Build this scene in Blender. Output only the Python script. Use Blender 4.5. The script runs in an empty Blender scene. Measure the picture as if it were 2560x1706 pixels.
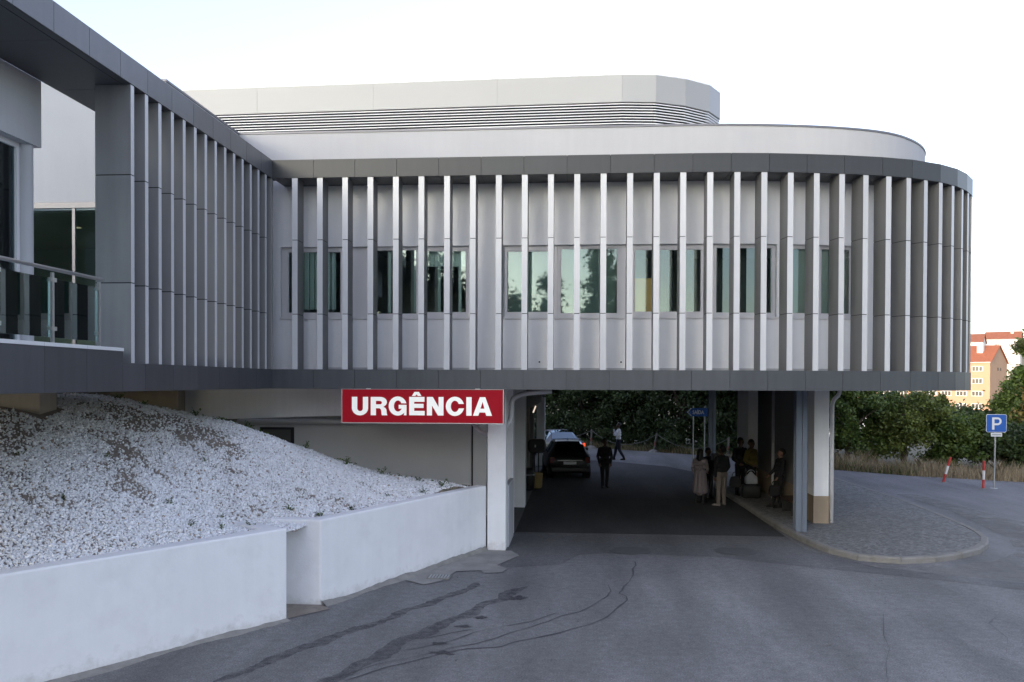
import bpy, bmesh, math, random
import numpy as np
from mathutils import Vector, Matrix
from math import radians, sin, cos, pi, sqrt, atan2

random.seed(7); RNG = np.random.default_rng(11)
scene = bpy.context.scene
col = scene.collection

# ------------------------------------------------------------------ camera
cam_d = bpy.data.cameras.new('camera')
cam = bpy.data.objects.new('camera', cam_d); col.objects.link(cam)
YAW, PITCH, ROLL, EYE = radians(4.37), radians(-0.75), radians(0.2), 3.9
fw = Vector((-sin(YAW)*cos(PITCH), cos(YAW)*cos(PITCH), sin(PITCH)))
rt = Vector((cos(YAW), sin(YAW), 0)); up = rt.cross(fw)
r2 = rt*cos(ROLL)+up*sin(ROLL); u2 = -rt*sin(ROLL)+up*cos(ROLL)
cam.matrix_world = Matrix(((r2.x, u2.x, -fw.x, 0), (r2.y, u2.y, -fw.y, 0), (r2.z, u2.z, -fw.z, EYE), (0, 0, 0, 1)))
cam_d.sensor_width = 36; cam_d.lens = 2135/2560*36; cam_d.shift_y = 0.05132
cam_d.clip_start = 0.1; cam_d.clip_end = 12000
scene.camera = cam

# ------------------------------------------------------------------ light
SUN_EL = radians(9.0); SUN_AZ = atan2(-0.55, -0.835)          # low sun, behind and to the left of the viewer
world = bpy.data.worlds.new('World'); scene.world = world; world.use_nodes = True
wn = world.node_tree.nodes; wl = world.node_tree.links
bg = wn['Background']; sky = wn.new('ShaderNodeTexSky'); sky.sky_type = 'NISHITA'; sky.sun_disc = False
sky.sun_elevation = SUN_EL; sky.sun_rotation = SUN_AZ; sky.air_density = 1.0; sky.dust_density = 2.0; sky.ozone_density = 1.2
hs = wn.new("ShaderNodeHueSaturation"); hs.inputs["Saturation"].default_value = 0.62; hs.inputs["Hue"].default_value = 0.525   # thin high haze whitens the whole dusk sky
wl.new(sky.outputs[0], hs.inputs["Color"]); tn = wn.new("ShaderNodeVectorMath"); tn.operation = "MULTIPLY"; tn.inputs[1].default_value = (0.94, 0.965, 1.06)   # cool white balance
wl.new(hs.outputs[0], tn.inputs[0]); wl.new(tn.outputs[0], bg.inputs[0]); bg.inputs[1].default_value = 0.15
sl = bpy.data.lights.new('sun', 'SUN'); sl.energy = 0.75; sl.angle = radians(0.5); sl.color = (1.0, 0.58, 0.34)
sun = bpy.data.objects.new('sun', sl); col.objects.link(sun)
sdir = Vector((sin(SUN_AZ)*cos(SUN_EL), cos(SUN_AZ)*cos(SUN_EL), sin(SUN_EL)))
sun.rotation_euler = sdir.to_track_quat('Z', 'Y').to_euler(); sun.location = (0, 0, 60)
scene.view_settings.view_transform = 'Standard'; scene.view_settings.look = 'None'
scene.view_settings.exposure = 2.06; scene.view_settings.gamma = 1; scene.view_settings.use_curve_mapping = False

# ------------------------------------------------------------------ materials
def mat(name, c, rough=0.6, metal=0.0, var=0.06, vs=1.2, bump=0.0, bs=60, streak=0.0, rnd=0.0, spec=0.5, emit=None, es=0, dirt=None, dirt_amt=0, dirt_scale=0.6, coat=0):
    m = bpy.data.materials.new(name); m.use_nodes = True
    nt = m.node_tree; n = nt.nodes; l = nt.links; b = n['Principled BSDF']
    b.inputs['Roughness'].default_value = rough; b.inputs['Metallic'].default_value = metal
    b.inputs['Specular IOR Level'].default_value = spec; b.inputs['Coat Weight'].default_value = coat
    tc = n.new('ShaderNodeTexCoord'); out = None
    rgb = n.new('ShaderNodeRGB'); rgb.outputs[0].default_value = (*c, 1); out = rgb.outputs[0]
    def mul(out, fac_socket, lo, hi):
        mr = n.new('ShaderNodeMapRange'); mr.inputs[1].default_value = .25; mr.inputs[2].default_value = .75
        mr.inputs[3].default_value = lo; mr.inputs[4].default_value = hi; l.new(fac_socket, mr.inputs[0])
        mx = n.new('ShaderNodeVectorMath'); mx.operation = 'SCALE'; l.new(out, mx.inputs[0]); l.new(mr.outputs[0], mx.inputs['Scale'])
        return mx.outputs[0]
    if var:
        no = n.new('ShaderNodeTexNoise'); no.inputs['Scale'].default_value = vs; no.inputs['Detail'].default_value = 8; no.inputs['Roughness'].default_value = .65
        l.new(tc.outputs['Object'], no.inputs['Vector']); out = mul(out, no.outputs[0], 1-var, 1+var)
    if streak:
        mp = n.new('ShaderNodeMapping'); mp.inputs['Scale'].default_value = (5, 5, .35); l.new(tc.outputs['Object'], mp.inputs[0])
        no = n.new('ShaderNodeTexNoise'); no.inputs['Scale'].default_value = 1.6; no.inputs['Detail'].default_value = 5
        l.new(mp.outputs[0], no.inputs['Vector']); out = mul(out, no.outputs[0], 1-streak, 1+streak*.4)
    if rnd:
        oi = n.new('ShaderNodeObjectInfo'); mr = n.new('ShaderNodeMapRange'); mr.inputs[3].default_value = 1-rnd; mr.inputs[4].default_value = 1+rnd; l.new(oi.outputs['Random'], mr.inputs[0])
        mx = n.new('ShaderNodeVectorMath'); mx.operation = 'SCALE'; l.new(out, mx.inputs[0]); l.new(mr.outputs[0], mx.inputs['Scale']); out = mx.outputs[0]
    if dirt:
        no = n.new('ShaderNodeTexNoise'); no.inputs['Scale'].default_value = dirt_scale; no.inputs['Detail'].default_value = 7; no.inputs['Roughness'].default_value = .6
        l.new(tc.outputs['Object'], no.inputs['Vector'])
        mr = n.new('ShaderNodeMapRange'); mr.inputs[1].default_value = .5; mr.inputs[2].default_value = .68; mr.inputs[4].default_value = dirt_amt
        l.new(no.outputs[0], mr.inputs[0])
        mx = n.new('ShaderNodeMix'); mx.data_type = 'RGBA'; l.new(mr.outputs[0], mx.inputs[0]); l.new(out, mx.inputs[6]); mx.inputs[7].default_value = (*dirt, 1)
        out = mx.outputs[2]
    l.new(out, b.inputs['Base Color'])
    if bump:
        no = n.new('ShaderNodeTexNoise'); no.inputs['Scale'].default_value = bs; no.inputs['Detail'].default_value = 4
        l.new(tc.outputs['Object'], no.inputs['Vector'])
        bp = n.new('ShaderNodeBump'); bp.inputs['Strength'].default_value = bump; bp.inputs['Distance'].default_value = .02
        l.new(no.outputs[0], bp.inputs['Height']); l.new(bp.outputs[0], b.inputs['Normal'])
    if emit:
        b.inputs['Emission Color'].default_value = (*emit, 1); b.inputs['Emission Strength'].default_value = es
    return m

def leaf_mat(name, c, c2):
    m = bpy.data.materials.new(name); m.use_nodes = True
    nt = m.node_tree; n = nt.nodes; l = nt.links; b = n['Principled BSDF']
    tc = n.new('ShaderNodeTexCoord'); no = n.new('ShaderNodeTexNoise'); no.inputs['Scale'].default_value = 1.7; no.inputs['Detail'].default_value = 6
    l.new(tc.outputs['Object'], no.inputs['Vector'])
    w = n.new('ShaderNodeTexWhiteNoise'); ge = n.new('ShaderNodeNewGeometry')
    mr = n.new('ShaderNodeMapRange'); mr.inputs[1].default_value = .35; mr.inputs[2].default_value = .68; l.new(no.outputs[0], mr.inputs[0])
    mx = n.new('ShaderNodeMix'); mx.data_type = 'RGBA'; l.new(mr.outputs[0], mx.inputs[0])
    mx.inputs[6].default_value = (*c, 1); mx.inputs[7].default_value = (*c2, 1)
    sc = n.new('ShaderNodeMapRange'); sc.inputs[3].default_value = .6; sc.inputs[4].default_value = 1.45; l.new(ge.outputs['Random Per Island'], sc.inputs[0])
    vm = n.new('ShaderNodeVectorMath'); vm.operation = 'SCALE'; l.new(mx.outputs[2], vm.inputs[0]); l.new(sc.outputs[0], vm.inputs['Scale'])
    l.new(vm.outputs[0], b.inputs['Base Color']); b.inputs['Roughness'].default_value = .55
    tr = n.new('ShaderNodeBsdfTranslucent'); l.new(vm.outputs[0], tr.inputs[0])
    ms = n.new('ShaderNodeMixShader'); ms.inputs[0].default_value = .25
    o = n['Material Output']; l.new(b.outputs[0], ms.inputs[1]); l.new(tr.outputs[0], ms.inputs[2]); l.new(ms.outputs[0], o.inputs[0])
    return m

def glass_mat(name, tint, refl, rough=0.0, rcol=(.85, .95, .95)):
    m = bpy.data.materials.new(name); m.use_nodes = True
    nt = m.node_tree; n = nt.nodes; l = nt.links; n.remove(n['Principled BSDF'])
    t = n.new('ShaderNodeBsdfTransparent'); t.inputs[0].default_value = (*tint, 1)
    g = n.new('ShaderNodeBsdfGlossy'); g.inputs['Roughness'].default_value = rough; g.inputs[0].default_value = (*rcol, 1)
    fr = n.new('ShaderNodeFresnel'); fr.inputs[0].default_value = 1.5
    ma = n.new('ShaderNodeMath'); ma.operation = 'ADD'; ma.use_clamp = True; ma.inputs[1].default_value = refl; l.new(fr.outputs[0], ma.inputs[0])
    ms = n.new('ShaderNodeMixShader'); l.new(ma.outputs[0], ms.inputs[0]); l.new(t.outputs[0], ms.inputs[1]); l.new(g.outputs[0], ms.inputs[2])
    l.new(ms.outputs[0], n['Material Output'].inputs[0])
    return m

def asphalt_mat(name, c, dark, speck=.55):
    m = mat(name, c, rough=.85, var=.13, vs=.35, bump=.5, bs=140, dirt=dark, dirt_amt=.55, dirt_scale=.22, spec=.35)
    nt = m.node_tree; n = nt.nodes; l = nt.links; b = n['Principled BSDF']
    src = b.inputs['Base Color'].links[0].from_socket
    tc = n.new('ShaderNodeTexCoord'); no = n.new('ShaderNodeTexNoise'); no.inputs['Scale'].default_value = 42; no.inputs['Detail'].default_value = 6; no.inputs['Roughness'].default_value = .75
    l.new(tc.outputs['Object'], no.inputs['Vector'])
    mr = n.new('ShaderNodeMapRange'); mr.inputs[1].default_value = .3; mr.inputs[2].default_value = .7; mr.inputs[3].default_value = 1-speck; mr.inputs[4].default_value = 1+speck
    l.new(no.outputs[0], mr.inputs[0])
    vm = n.new('ShaderNodeVectorMath'); vm.operation = 'SCALE'; l.new(src, vm.inputs[0]); l.new(mr.outputs[0], vm.inputs['Scale'])
    # long soft tyre-polish bands
    mp = n.new('ShaderNodeMapping'); mp.inputs['Scale'].default_value = (.9, .16, 1); mp.inputs['Rotation'].default_value = (0, 0, .35); l.new(tc.outputs['Object'], mp.inputs[0])
    n2 = n.new('ShaderNodeTexNoise'); n2.inputs['Scale'].default_value = 1.0; n2.inputs['Detail'].default_value = 4; l.new(mp.outputs[0], n2.inputs['Vector'])
    m2 = n.new('ShaderNodeMapRange'); m2.inputs[1].default_value = .3; m2.inputs[2].default_value = .7; m2.inputs[3].default_value = .74; m2.inputs[4].default_value = 1.24; l.new(n2.outputs[0], m2.inputs[0])
    v2 = n.new('ShaderNodeVectorMath'); v2.operation = 'SCALE'; l.new(vm.outputs[0], v2.inputs[0]); l.new(m2.outputs[0], v2.inputs['Scale'])
    n3 = n.new('ShaderNodeTexNoise'); n3.inputs['Scale'].default_value = 7; n3.inputs['Detail'].default_value = 8; n3.inputs['Roughness'].default_value = .8; l.new(tc.outputs['Object'], n3.inputs['Vector'])
    m3 = n.new('ShaderNodeMapRange'); m3.inputs[1].default_value = .3; m3.inputs[2].default_value = .7; m3.inputs[3].default_value = .72; m3.inputs[4].default_value = 1.28; l.new(n3.outputs[0], m3.inputs[0])
    v3 = n.new('ShaderNodeVectorMath'); v3.operation = 'SCALE'; l.new(v2.outputs[0], v3.inputs[0]); l.new(m3.outputs[0], v3.inputs['Scale'])
    # scattered pale aggregate
    vo = n.new('ShaderNodeTexVoronoi'); vo.inputs['Scale'].default_value = 26; l.new(tc.outputs['Object'], vo.inputs['Vector'])
    m4 = n.new('ShaderNodeMapRange'); m4.inputs[1].default_value = .10; m4.inputs[2].default_value = .2; m4.inputs[3].default_value = 1.5; m4.inputs[4].default_value = 1.0; l.new(vo.outputs['Distance'], m4.inputs[0])
    v4 = n.new('ShaderNodeVectorMath'); v4.operation = 'SCALE'; l.new(v3.outputs[0], v4.inputs[0]); l.new(m4.outputs[0], v4.inputs['Scale'])
    l.new(v4.outputs[0], b.inputs['Base Color'])
    return m

def stain_mat(name, c, lo, hi, scale, rough=.7):
    m = mat(name, c, rough=rough, var=.15, vs=4)
    nt = m.node_tree; n = nt.nodes; l = nt.links; b = n['Principled BSDF']
    tc = n.new('ShaderNodeTexCoord'); no = n.new('ShaderNodeTexNoise'); no.inputs['Scale'].default_value = scale; no.inputs['Detail'].default_value = 6
    l.new(tc.outputs['Object'], no.inputs['Vector'])
    mr = n.new('ShaderNodeMapRange'); mr.inputs[1].default_value = .35; mr.inputs[2].default_value = .62; mr.inputs[3].default_value = lo; mr.inputs[4].default_value = hi
    l.new(no.outputs[0], mr.inputs[0]); l.new(mr.outputs[0], b.inputs['Alpha'])
    return m

GREY = (.040, .042, .045)
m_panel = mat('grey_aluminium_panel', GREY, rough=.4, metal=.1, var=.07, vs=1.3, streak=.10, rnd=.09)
m_panel_wing_lit = mat('grey_aluminium_sidelit_panel', (.115, .118, .124), rough=.4, metal=.15, var=.07, vs=1.3, streak=.10, rnd=.07)  # same panel as the front, lightened: side light put into the colour
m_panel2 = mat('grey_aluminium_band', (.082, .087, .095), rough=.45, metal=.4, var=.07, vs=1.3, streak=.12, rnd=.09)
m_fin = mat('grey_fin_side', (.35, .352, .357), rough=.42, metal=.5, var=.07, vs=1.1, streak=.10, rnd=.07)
m_fin_front_shade = mat('grey_front_fin_shaded', (.17, .172, .177), rough=.45, metal=.3, var=.07, vs=1.1, streak=.10, rnd=.07)  # same fin grey, darkened: shade on sideways faces put into the colour
m_edge = mat('silver_fin_edge', (.56, .56, .57), rough=.45, metal=.15, var=.05, vs=1.6, streak=.06, rnd=.05)
m_core = mat('dark_joint', (.03, .03, .034), rough=.8, var=.1)
m_soffit = mat('dark_soffit_panel', (.09, .093, .1), rough=.5, metal=.3, var=.06)
m_plaster = mat('white_plaster', (.88, .88, .90), rough=.85, var=.05, vs=.9, bump=.15, bs=45, streak=.05)
m_white = mat('white_render_wall', (.485, .485, .505), rough=.85, var=.045, vs=.6, bump=.12, bs=40, streak=.03, dirt=(.6, .58, .55), dirt_amt=.25, dirt_scale=.35)
m_recess_shade = mat('shaded_recess_render', (.35, .37, .41), rough=.85, var=.04, vs=.6, bump=.12, bs=40, streak=.03)  # white render made darker and bluer: soffit shade put into its colour
m_clad = mat('pale_cladding', (.40, .40, .40), rough=.5, metal=.1, var=.03, vs=.4)
m_lou = mat('white_louvre', (.86, .86, .87), rough=.5, var=.03)
m_coping = mat('coping_metal', (.2, .2, .22), rough=.5, metal=.5, var=.05)
m_grate_wall = mat('white_planter_wall', (.90, .90, .90), rough=.9, var=.05, vs=.8, bump=.22, bs=30, streak=.025, dirt=(.58, .57, .55), dirt_amt=.16, dirt_scale=1.7)
def splash(m, zmax, c, amt):
    nt = m.node_tree; n = nt.nodes; l = nt.links; b = n['Principled BSDF']; src = b.inputs['Base Color'].links[0].from_socket
    tc = n.new('ShaderNodeTexCoord'); sx = n.new('ShaderNodeSeparateXYZ'); l.new(tc.outputs['Object'], sx.inputs[0])
    no = n.new('ShaderNodeTexNoise'); no.inputs['Scale'].default_value = 4.5; no.inputs['Detail'].default_value = 8; no.inputs['Roughness'].default_value = .7; l.new(tc.outputs['Object'], no.inputs['Vector'])
    zr = n.new('ShaderNodeMapRange'); zr.inputs[1].default_value = 0; zr.inputs[2].default_value = zmax; zr.inputs[3].default_value = .34; zr.inputs[4].default_value = -.1; l.new(sx.outputs[2], zr.inputs[0])
    ad = n.new('ShaderNodeMath'); ad.operation = 'ADD'; l.new(zr.outputs[0], ad.inputs[0]); l.new(no.outputs[0], ad.inputs[1])
    mr = n.new('ShaderNodeMapRange'); mr.inputs[1].default_value = .6; mr.inputs[2].default_value = .85; mr.inputs[4].default_value = amt; l.new(ad.outputs[0], mr.inputs[0])
    mx = n.new('ShaderNodeMix'); mx.data_type = 'RGBA'; l.new(mr.outputs[0], mx.inputs[0]); l.new(src, mx.inputs[6]); mx.inputs[7].default_value = (*c, 1); l.new(mx.outputs[2], b.inputs['Base Color'])
splash(m_grate_wall, .34, (.46, .43, .38), .40)
m_concrete = mat('grey_concrete', (.27, .26, .24), rough=.95, var=.25, vs=5, bump=.9, bs=25)
m_rear = mat('grey_rendered_wall', (.62, .62, .62), rough=.9, var=.06, vs=.5, bump=.15)
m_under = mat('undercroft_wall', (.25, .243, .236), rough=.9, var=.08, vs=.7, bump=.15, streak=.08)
m_cream = mat('cream_wall', (.46, .41, .34), rough=.9, var=.08, vs=.8, bump=.2, streak=.1)
m_tan = mat('tan_tile', (.33, .26, .185), rough=.7, var=.1, vs=2, bump=.2)
m_steel = mat('blue_grey_steel', (.16, .19, .24), rough=.45, metal=.3, var=.08)
m_pipe = mat('white_pipe', (.68, .68, .70), rough=.5, var=.06, streak=.06)
m_frame = mat('white_window_frame', (.66, .65, .67), rough=.5, var=.04)
m_glass = glass_mat('window_glass', (.86, .92, .90), .035, .02, (.72, .84, .88))
m_glass_bal = glass_mat('balustrade_glass', (.80, .90, .88), .10, .01, (.75, .92, .95))
m_inter = mat('room_paint', (.40, .39, .36), rough=.9, var=.06)
m_blind = mat('blind_fabric', (.62, .70, .67), rough=.9, var=.05)
m_inox = mat('stainless_steel', (.55, .55, .55), rough=.3, metal=.9, var=.05)
m_stone = mat('white_slab', (.66, .66, .66), rough=.7, var=.06)
m_road = asphalt_mat('asphalt', (.185, .184, .186), (.145, .145, .148))
m_road_shade = asphalt_mat('shade_dark_asphalt', (.062, .062, .065), (.048, .048, .05))
m_crack = mat('crack_tar', (.075, .076, .079), rough=.8, var=.1)
m_stain = stain_mat('damp_stain', (.085, .086, .092), 0.12, .62, 7.0)
m_tarspot = stain_mat('tar_spot', (.06, .06, .065), .45, .95, 14)
m_dust = stain_mat('pale_dust', (.24, .235, .225), 0.0, .55, 1.6, .95)
def cobble_mat(name, c):
    m = mat(name, c, rough=.85, var=.12, vs=.7)
    nt = m.node_tree; n = nt.nodes; l = nt.links; b = n['Principled BSDF']; src = b.inputs['Base Color'].links[0].from_socket
    tc = n.new('ShaderNodeTexCoord'); v1 = n.new('ShaderNodeTexVoronoi'); v1.feature = 'DISTANCE_TO_EDGE'; v1.inputs['Scale'].default_value = 13
    v2 = n.new('ShaderNodeTexVoronoi'); v2.inputs['Scale'].default_value = 13
    l.new(tc.outputs['Object'], v1.inputs['Vector']); l.new(tc.outputs['Object'], v2.inputs['Vector'])
    mr = n.new('ShaderNodeMapRange'); mr.inputs[1].default_value = .0; mr.inputs[2].default_value = .12; mr.inputs[3].default_value = .6; mr.inputs[4].default_value = 1.0; l.new(v1.outputs['Distance'], mr.inputs[0])
    sp = n.new('ShaderNodeSeparateColor'); l.new(v2.outputs['Color'], sp.inputs[0])
    m2 = n.new('ShaderNodeMapRange'); m2.inputs[3].default_value = .7; m2.inputs[4].default_value = 1.35; l.new(sp.outputs[0], m2.inputs[0])
    mm = n.new('ShaderNodeMath'); mm.operation = 'MULTIPLY'; l.new(mr.outputs[0], mm.inputs[0]); l.new(m2.outputs[0], mm.inputs[1])
    vm = n.new('ShaderNodeVectorMath'); vm.operation = 'SCALE'; l.new(src, vm.inputs[0]); l.new(mm.outputs[0], vm.inputs['Scale']); l.new(vm.outputs[0], b.inputs['Base Color'])
    bp = n.new('ShaderNodeBump'); bp.inputs['Strength'].default_value = .6; bp.inputs['Distance'].default_value = .03; l.new(mr.outputs[0], bp.inputs['Height']); l.new(bp.outputs[0], b.inputs['Normal'])
    return m
m_pave = cobble_mat('grey_cobble_paving', (.18, .18, .176))
m_iron = mat('cast_iron', (.13, .13, .134), rough=.7, metal=.3, var=.15, vs=8, bump=.6, bs=40)
m_kerb = mat('kerb_concrete', (.215, .208, .195), rough=.9, var=.16, vs=3, bump=.5, bs=30, dirt=(.12, .11, .09), dirt_amt=.5, dirt_scale=2.5)
m_soil = mat('dry_soil', (.29, .25, .215), rough=.95, var=.35, vs=5, bump=1.0, bs=35, dirt=(.17, .13, .10), dirt_amt=.7, dirt_scale=2.5)
m_pebble = mat('white_crushed_marble', (.93, .93, .935), rough=.85, var=.10, vs=9)
def island_tone(m, lo, hi):
    nt = m.node_tree; n = nt.nodes; l = nt.links; b = n['Principled BSDF']; src = b.inputs['Base Color'].links[0].from_socket
    ge = n.new('ShaderNodeNewGeometry'); mr = n.new('ShaderNodeMapRange'); mr.inputs[3].default_value = lo; mr.inputs[4].default_value = hi; l.new(ge.outputs['Random Per Island'], mr.inputs[0])
    vm = n.new('ShaderNodeVectorMath'); vm.operation = 'SCALE'; l.new(src, vm.inputs[0]); l.new(mr.outputs[0], vm.inputs['Scale']); l.new(vm.outputs[0], b.inputs['Base Color'])
    m2 = n.new('ShaderNodeMapRange'); m2.inputs[1].default_value = .95; m2.inputs[2].default_value = .98; l.new(ge.outputs['Random Per Island'], m2.inputs[0])
    mx = n.new('ShaderNodeMix'); mx.data_type = 'RGBA'; l.new(m2.outputs[0], mx.inputs[0]); l.new(vm.outputs[0], mx.inputs[6]); mx.inputs[7].default_value = (.40, .32, .25, 1); l.new(mx.outputs[2], b.inputs['Base Color'])
island_tone(m_pebble, .80, 1.08)
m_terrain = mat('terrain_scrub', (.17, .155, .10), rough=.95, var=.35, vs=.05, bump=.4, bs=2)
m_bark = mat('bark', (.09, .07, .055), rough=.95, var=.25, vs=6, bump=.6, bs=20)
m_leafd = leaf_mat('leaf_dark', (.020, .038, .012), (.060, .092, .026))
m_leafg = leaf_mat('leaf_green', (.048, .088, .016), (.125, .170, .032))
m_leafy = leaf_mat('leaf_yellow_green', (.075, .105, .018), (.16, .19, .040))
m_leafo = leaf_mat('leaf_olive', (.13, .105, .025), (.22, .15, .04))
m_leafc = leaf_mat('leaf_conifer', (.022, .036, .022), (.045, .066, .036))
m_dry = leaf_mat('dry_grass_blade', (.30, .23, .14), (.46, .37, .24))
m_weed = leaf_mat('weed_leaf', (.05, .09, .018), (.12, .17, .04))
m_red = mat('sign_red_lit', (.26, .004, .012), rough=.5, spec=.15, var=.05, vs=2, emit=(.85, .006, .03), es=.028)
m_letter = mat('sign_letter_lit', (.85, .85, .80), rough=.4, var=0, emit=(1, .97, .88), es=.085)
m_trim = mat('sign_trim', (.55, .53, .52), rough=.4, metal=.6, var=.04)
m_blue = mat('sign_blue', (.012, .10, .42), rough=.4, var=.05, vs=3)
m_signw = mat('sign_white', (.72, .73, .74), rough=.5, var=.04)
m_galv = mat('galvanised_post', (.38, .39, .4), rough=.45, metal=.6, var=.1)
m_postred = mat('post_red', (.45, .035, .03), rough=.5, var=.12, vs=6)
m_postwhite = mat('post_white', (.70, .68, .66), rough=.6, var=.12, vs=6)
m_rope = mat('rope', (.15, .145, .13), rough=.9, var=.15, vs=8)
m_black = mat('black_plastic', (.012, .012, .013), rough=.5, var=.1)
m_rubber = mat('tyre_rubber', (.012, .012, .012), rough=.85, var=.1)
m_lamp = mat('lamp_tube', (1, 1, 1), rough=.5, var=0, emit=(1, .82, .66), es=.22)
m_down = mat('downlight', (1, 1, 1), rough=.5, var=0, emit=(1, .86, .55), es=.12)

# ------------------------------------------------------------------ builders
class MB:
    def __init__(s): s.v = []; s.f = []; s.m = []
    def quad(s, a, b, c, d, m=0):
        i = len(s.v); s.v += [a, b, c, d]; s.f.append((i, i+1, i+2, i+3)); s.m.append(m)
    def poly(s, pts, m=0):
        i = len(s.v); s.v += list(pts); s.f.append(tuple(range(i, i+len(pts)))); s.m.append(m)
    def box(s, x0, x1, y0, y1, z0, z1, m=0):
        i = len(s.v)
        s.v += [(x0, y0, z0), (x1, y0, z0), (x1, y1, z0), (x0, y1, z0), (x0, y0, z1), (x1, y0, z1), (x1, y1, z1), (x0, y1, z1)]
        for f in ((0, 3, 2, 1), (4, 5, 6, 7), (0, 1, 5, 4), (1, 2, 6, 5), (2, 3, 7, 6), (3, 0, 4, 7)):
            s.f.append(tuple(i+k for k in f)); s.m.append(m)
        return s
    def prism(s, poly, z0, z1, m=0, cap=True):
        n = len(poly); i = len(s.v)
        z0s = z0 if hasattr(z0, '__len__') else [z0]*n; z1s = z1 if hasattr(z1, '__len__') else [z1]*n
        s.v += [(p[0], p[1], z) for p, z in zip(poly, z0s)] + [(p[0], p[1], z) for p, z in zip(poly, z1s)]
        for k in range(n):
            j = (k+1) % n; s.f.append((i+k, i+j, i+n+j, i+n+k)); s.m.append(m)
        if cap:
            s.f.append(tuple(i+n+k for k in range(n))); s.m.append(m)
            s.f.append(tuple(i+k for k in reversed(range(n)))); s.m.append(m)
        return s
    def seg(s, a, b, d, z0, z1, m=0, back=None):
        # plate standing on plan segment a-b, thickness d to the left-hand (inward) side
        ax, ay = a; bx, by = b; L = math.hypot(bx-ax, by-ay); nx, ny = -(by-ay)/L, (bx-ax)/L
        return s.prism([a, b, (bx+nx*d, by+ny*d), (ax+nx*d, ay+ny*d)], z0, z1, m)
    def tube(s, pts, r, n=8, m=0, cap=True):
        P = [Vector(p) for p in pts]; rs = r if hasattr(r, '__len__') else [r]*len(P); i0 = len(s.v)
        T0 = (P[1]-P[0]).normalized(); ref = Vector((0, 0, 1)) if abs(T0.z) < .9 else Vector((1, 0, 0))
        for k, p in enumerate(P):
            t = ((P[min(k+1, len(P)-1)]-P[max(k-1, 0)])).normalized()
            u = t.cross(ref)
            if u.length < 1e-4: u = t.cross(Vector((0, 1, 0)))
            u.normalize(); w = t.cross(u)
            for a in range(n):
                q = p+(u*cos(2*pi*a/n)+w*sin(2*pi*a/n))*rs[k]; s.v.append(tuple(q))
        for k in range(len(P)-1):
            for a in range(n):
                b = (a+1) % n; s.f.append((i0+k*n+a, i0+k*n+b, i0+(k+1)*n+b, i0+(k+1)*n+a)); s.m.append(m)
        if cap:
            s.f.append(tuple(i0+a for a in reversed(range(n)))); s.m.append(m)
            s.f.append(tuple(i0+(len(P)-1)*n+a for a in range(n))); s.m.append(m)
        return s
    def lathe(s, prof, c=(0, 0, 0), n=16, axis='z', m=0):
        i0 = len(s.v)
        for r, h in prof:
            for a in range(n):
                x, y = r*cos(2*pi*a/n), r*sin(2*pi*a/n)
                p = (x, y, h) if axis == 'z' else ((h, x, y) if axis == 'x' else (x, h, y))
                s.v.append((p[0]+c[0], p[1]+c[1], p[2]+c[2]))
        for k in range(len(prof)-1):
            for a in range(n):
                b = (a+1) % n; s.f.append((i0+k*n+a, i0+k*n+b, i0+(k+1)*n+b, i0+(k+1)*n+a)); s.m.append(m)
        return s
    def mesh(s, name, mats, smooth=False, fix=True):
        me = bpy.data.meshes.new(name); me.from_pydata([tuple(v) for v in s.v], [], s.f)
        for mt in (mats if isinstance(mats, (list, tuple)) else [mats]): me.materials.append(mt)
        me.polygons.foreach_set('material_index', s.m)
        if smooth: me.polygons.foreach_set('use_smooth', [True]*len(s.f))
        if fix:
            bm = bmesh.new(); bm.from_mesh(me); bmesh.ops.recalc_face_normals(bm, faces=bm.faces[:]); bm.to_mesh(me); bm.free()
        me.update(); return me
    def build(s, name, mats, parent=None, smooth=False, bevel=0):
        o = link(name, s.mesh(name, mats, smooth), parent)
        if bevel:
            b = o.modifiers.new('bevel', 'BEVEL'); b.width = bevel; b.segments = 2; b.limit_method = 'ANGLE'
        return o

def link(name, me, parent=None):
    o = bpy.data.objects.new(name, me); col.objects.link(o)
    if parent is not None:
        o.parent = parent; o.matrix_parent_inverse = Matrix.Translation(-Vector(world_loc(parent)))
    return o
LOC = {}
def world_loc(o): return LOC.get(o.name, (0, 0, 0))
def tag(o, label=None, cat=None, group=None, kind=None):
    if label: o['label'] = label
    if cat: o['category'] = cat
    if group: o['group'] = group
    if kind: o['kind'] = kind
    return o
def thing(name, label, cat, loc=(0, 0, 0), group=None):
    o = bpy.data.objects.new(name, None); col.objects.link(o); o.location = loc; o.empty_display_size = .3
    LOC[o.name] = loc
    return tag(o, label, cat, group)
def child(name, me, parent, M=None):
    """shared mesh data placed by a matrix given in the parent's own frame"""
    o = bpy.data.objects.new(name, me); col.objects.link(o); o.parent = parent
    if M is not None: o.matrix_basis = M
    return o

def offset(PL, d):
    out = []
    for k, p in enumerate(PL):
        a = PL[max(k-1, 0)]; b = PL[min(k+1, len(PL)-1)]
        def nrm(p, q):
            L = math.hypot(q[0]-p[0], q[1]-p[1]); return (-(q[1]-p[1])/L, (q[0]-p[0])/L)
        n1 = nrm(a, p) if k > 0 else nrm(p, b); n2 = nrm(p, b) if k < len(PL)-1 else n1
        n = (n1[0]+n2[0], n1[1]+n2[1]); L = math.hypot(*n); n = (n[0]/L, n[1]/L)
        sc = 1/max(.3, n[0]*n1[0]+n[1]*n1[1]); out.append((p[0]+n[0]*d*sc, p[1]+n[1]*d*sc))
    return out
def shrink(a, b, g):
    L = math.hypot(b[0]-a[0], b[1]-a[1]); ux, uy = (b[0]-a[0])/L, (b[1]-a[1])/L
    return (a[0]+ux*g, a[1]+uy*g), (b[0]-ux*g, b[1]-uy*g)

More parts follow.
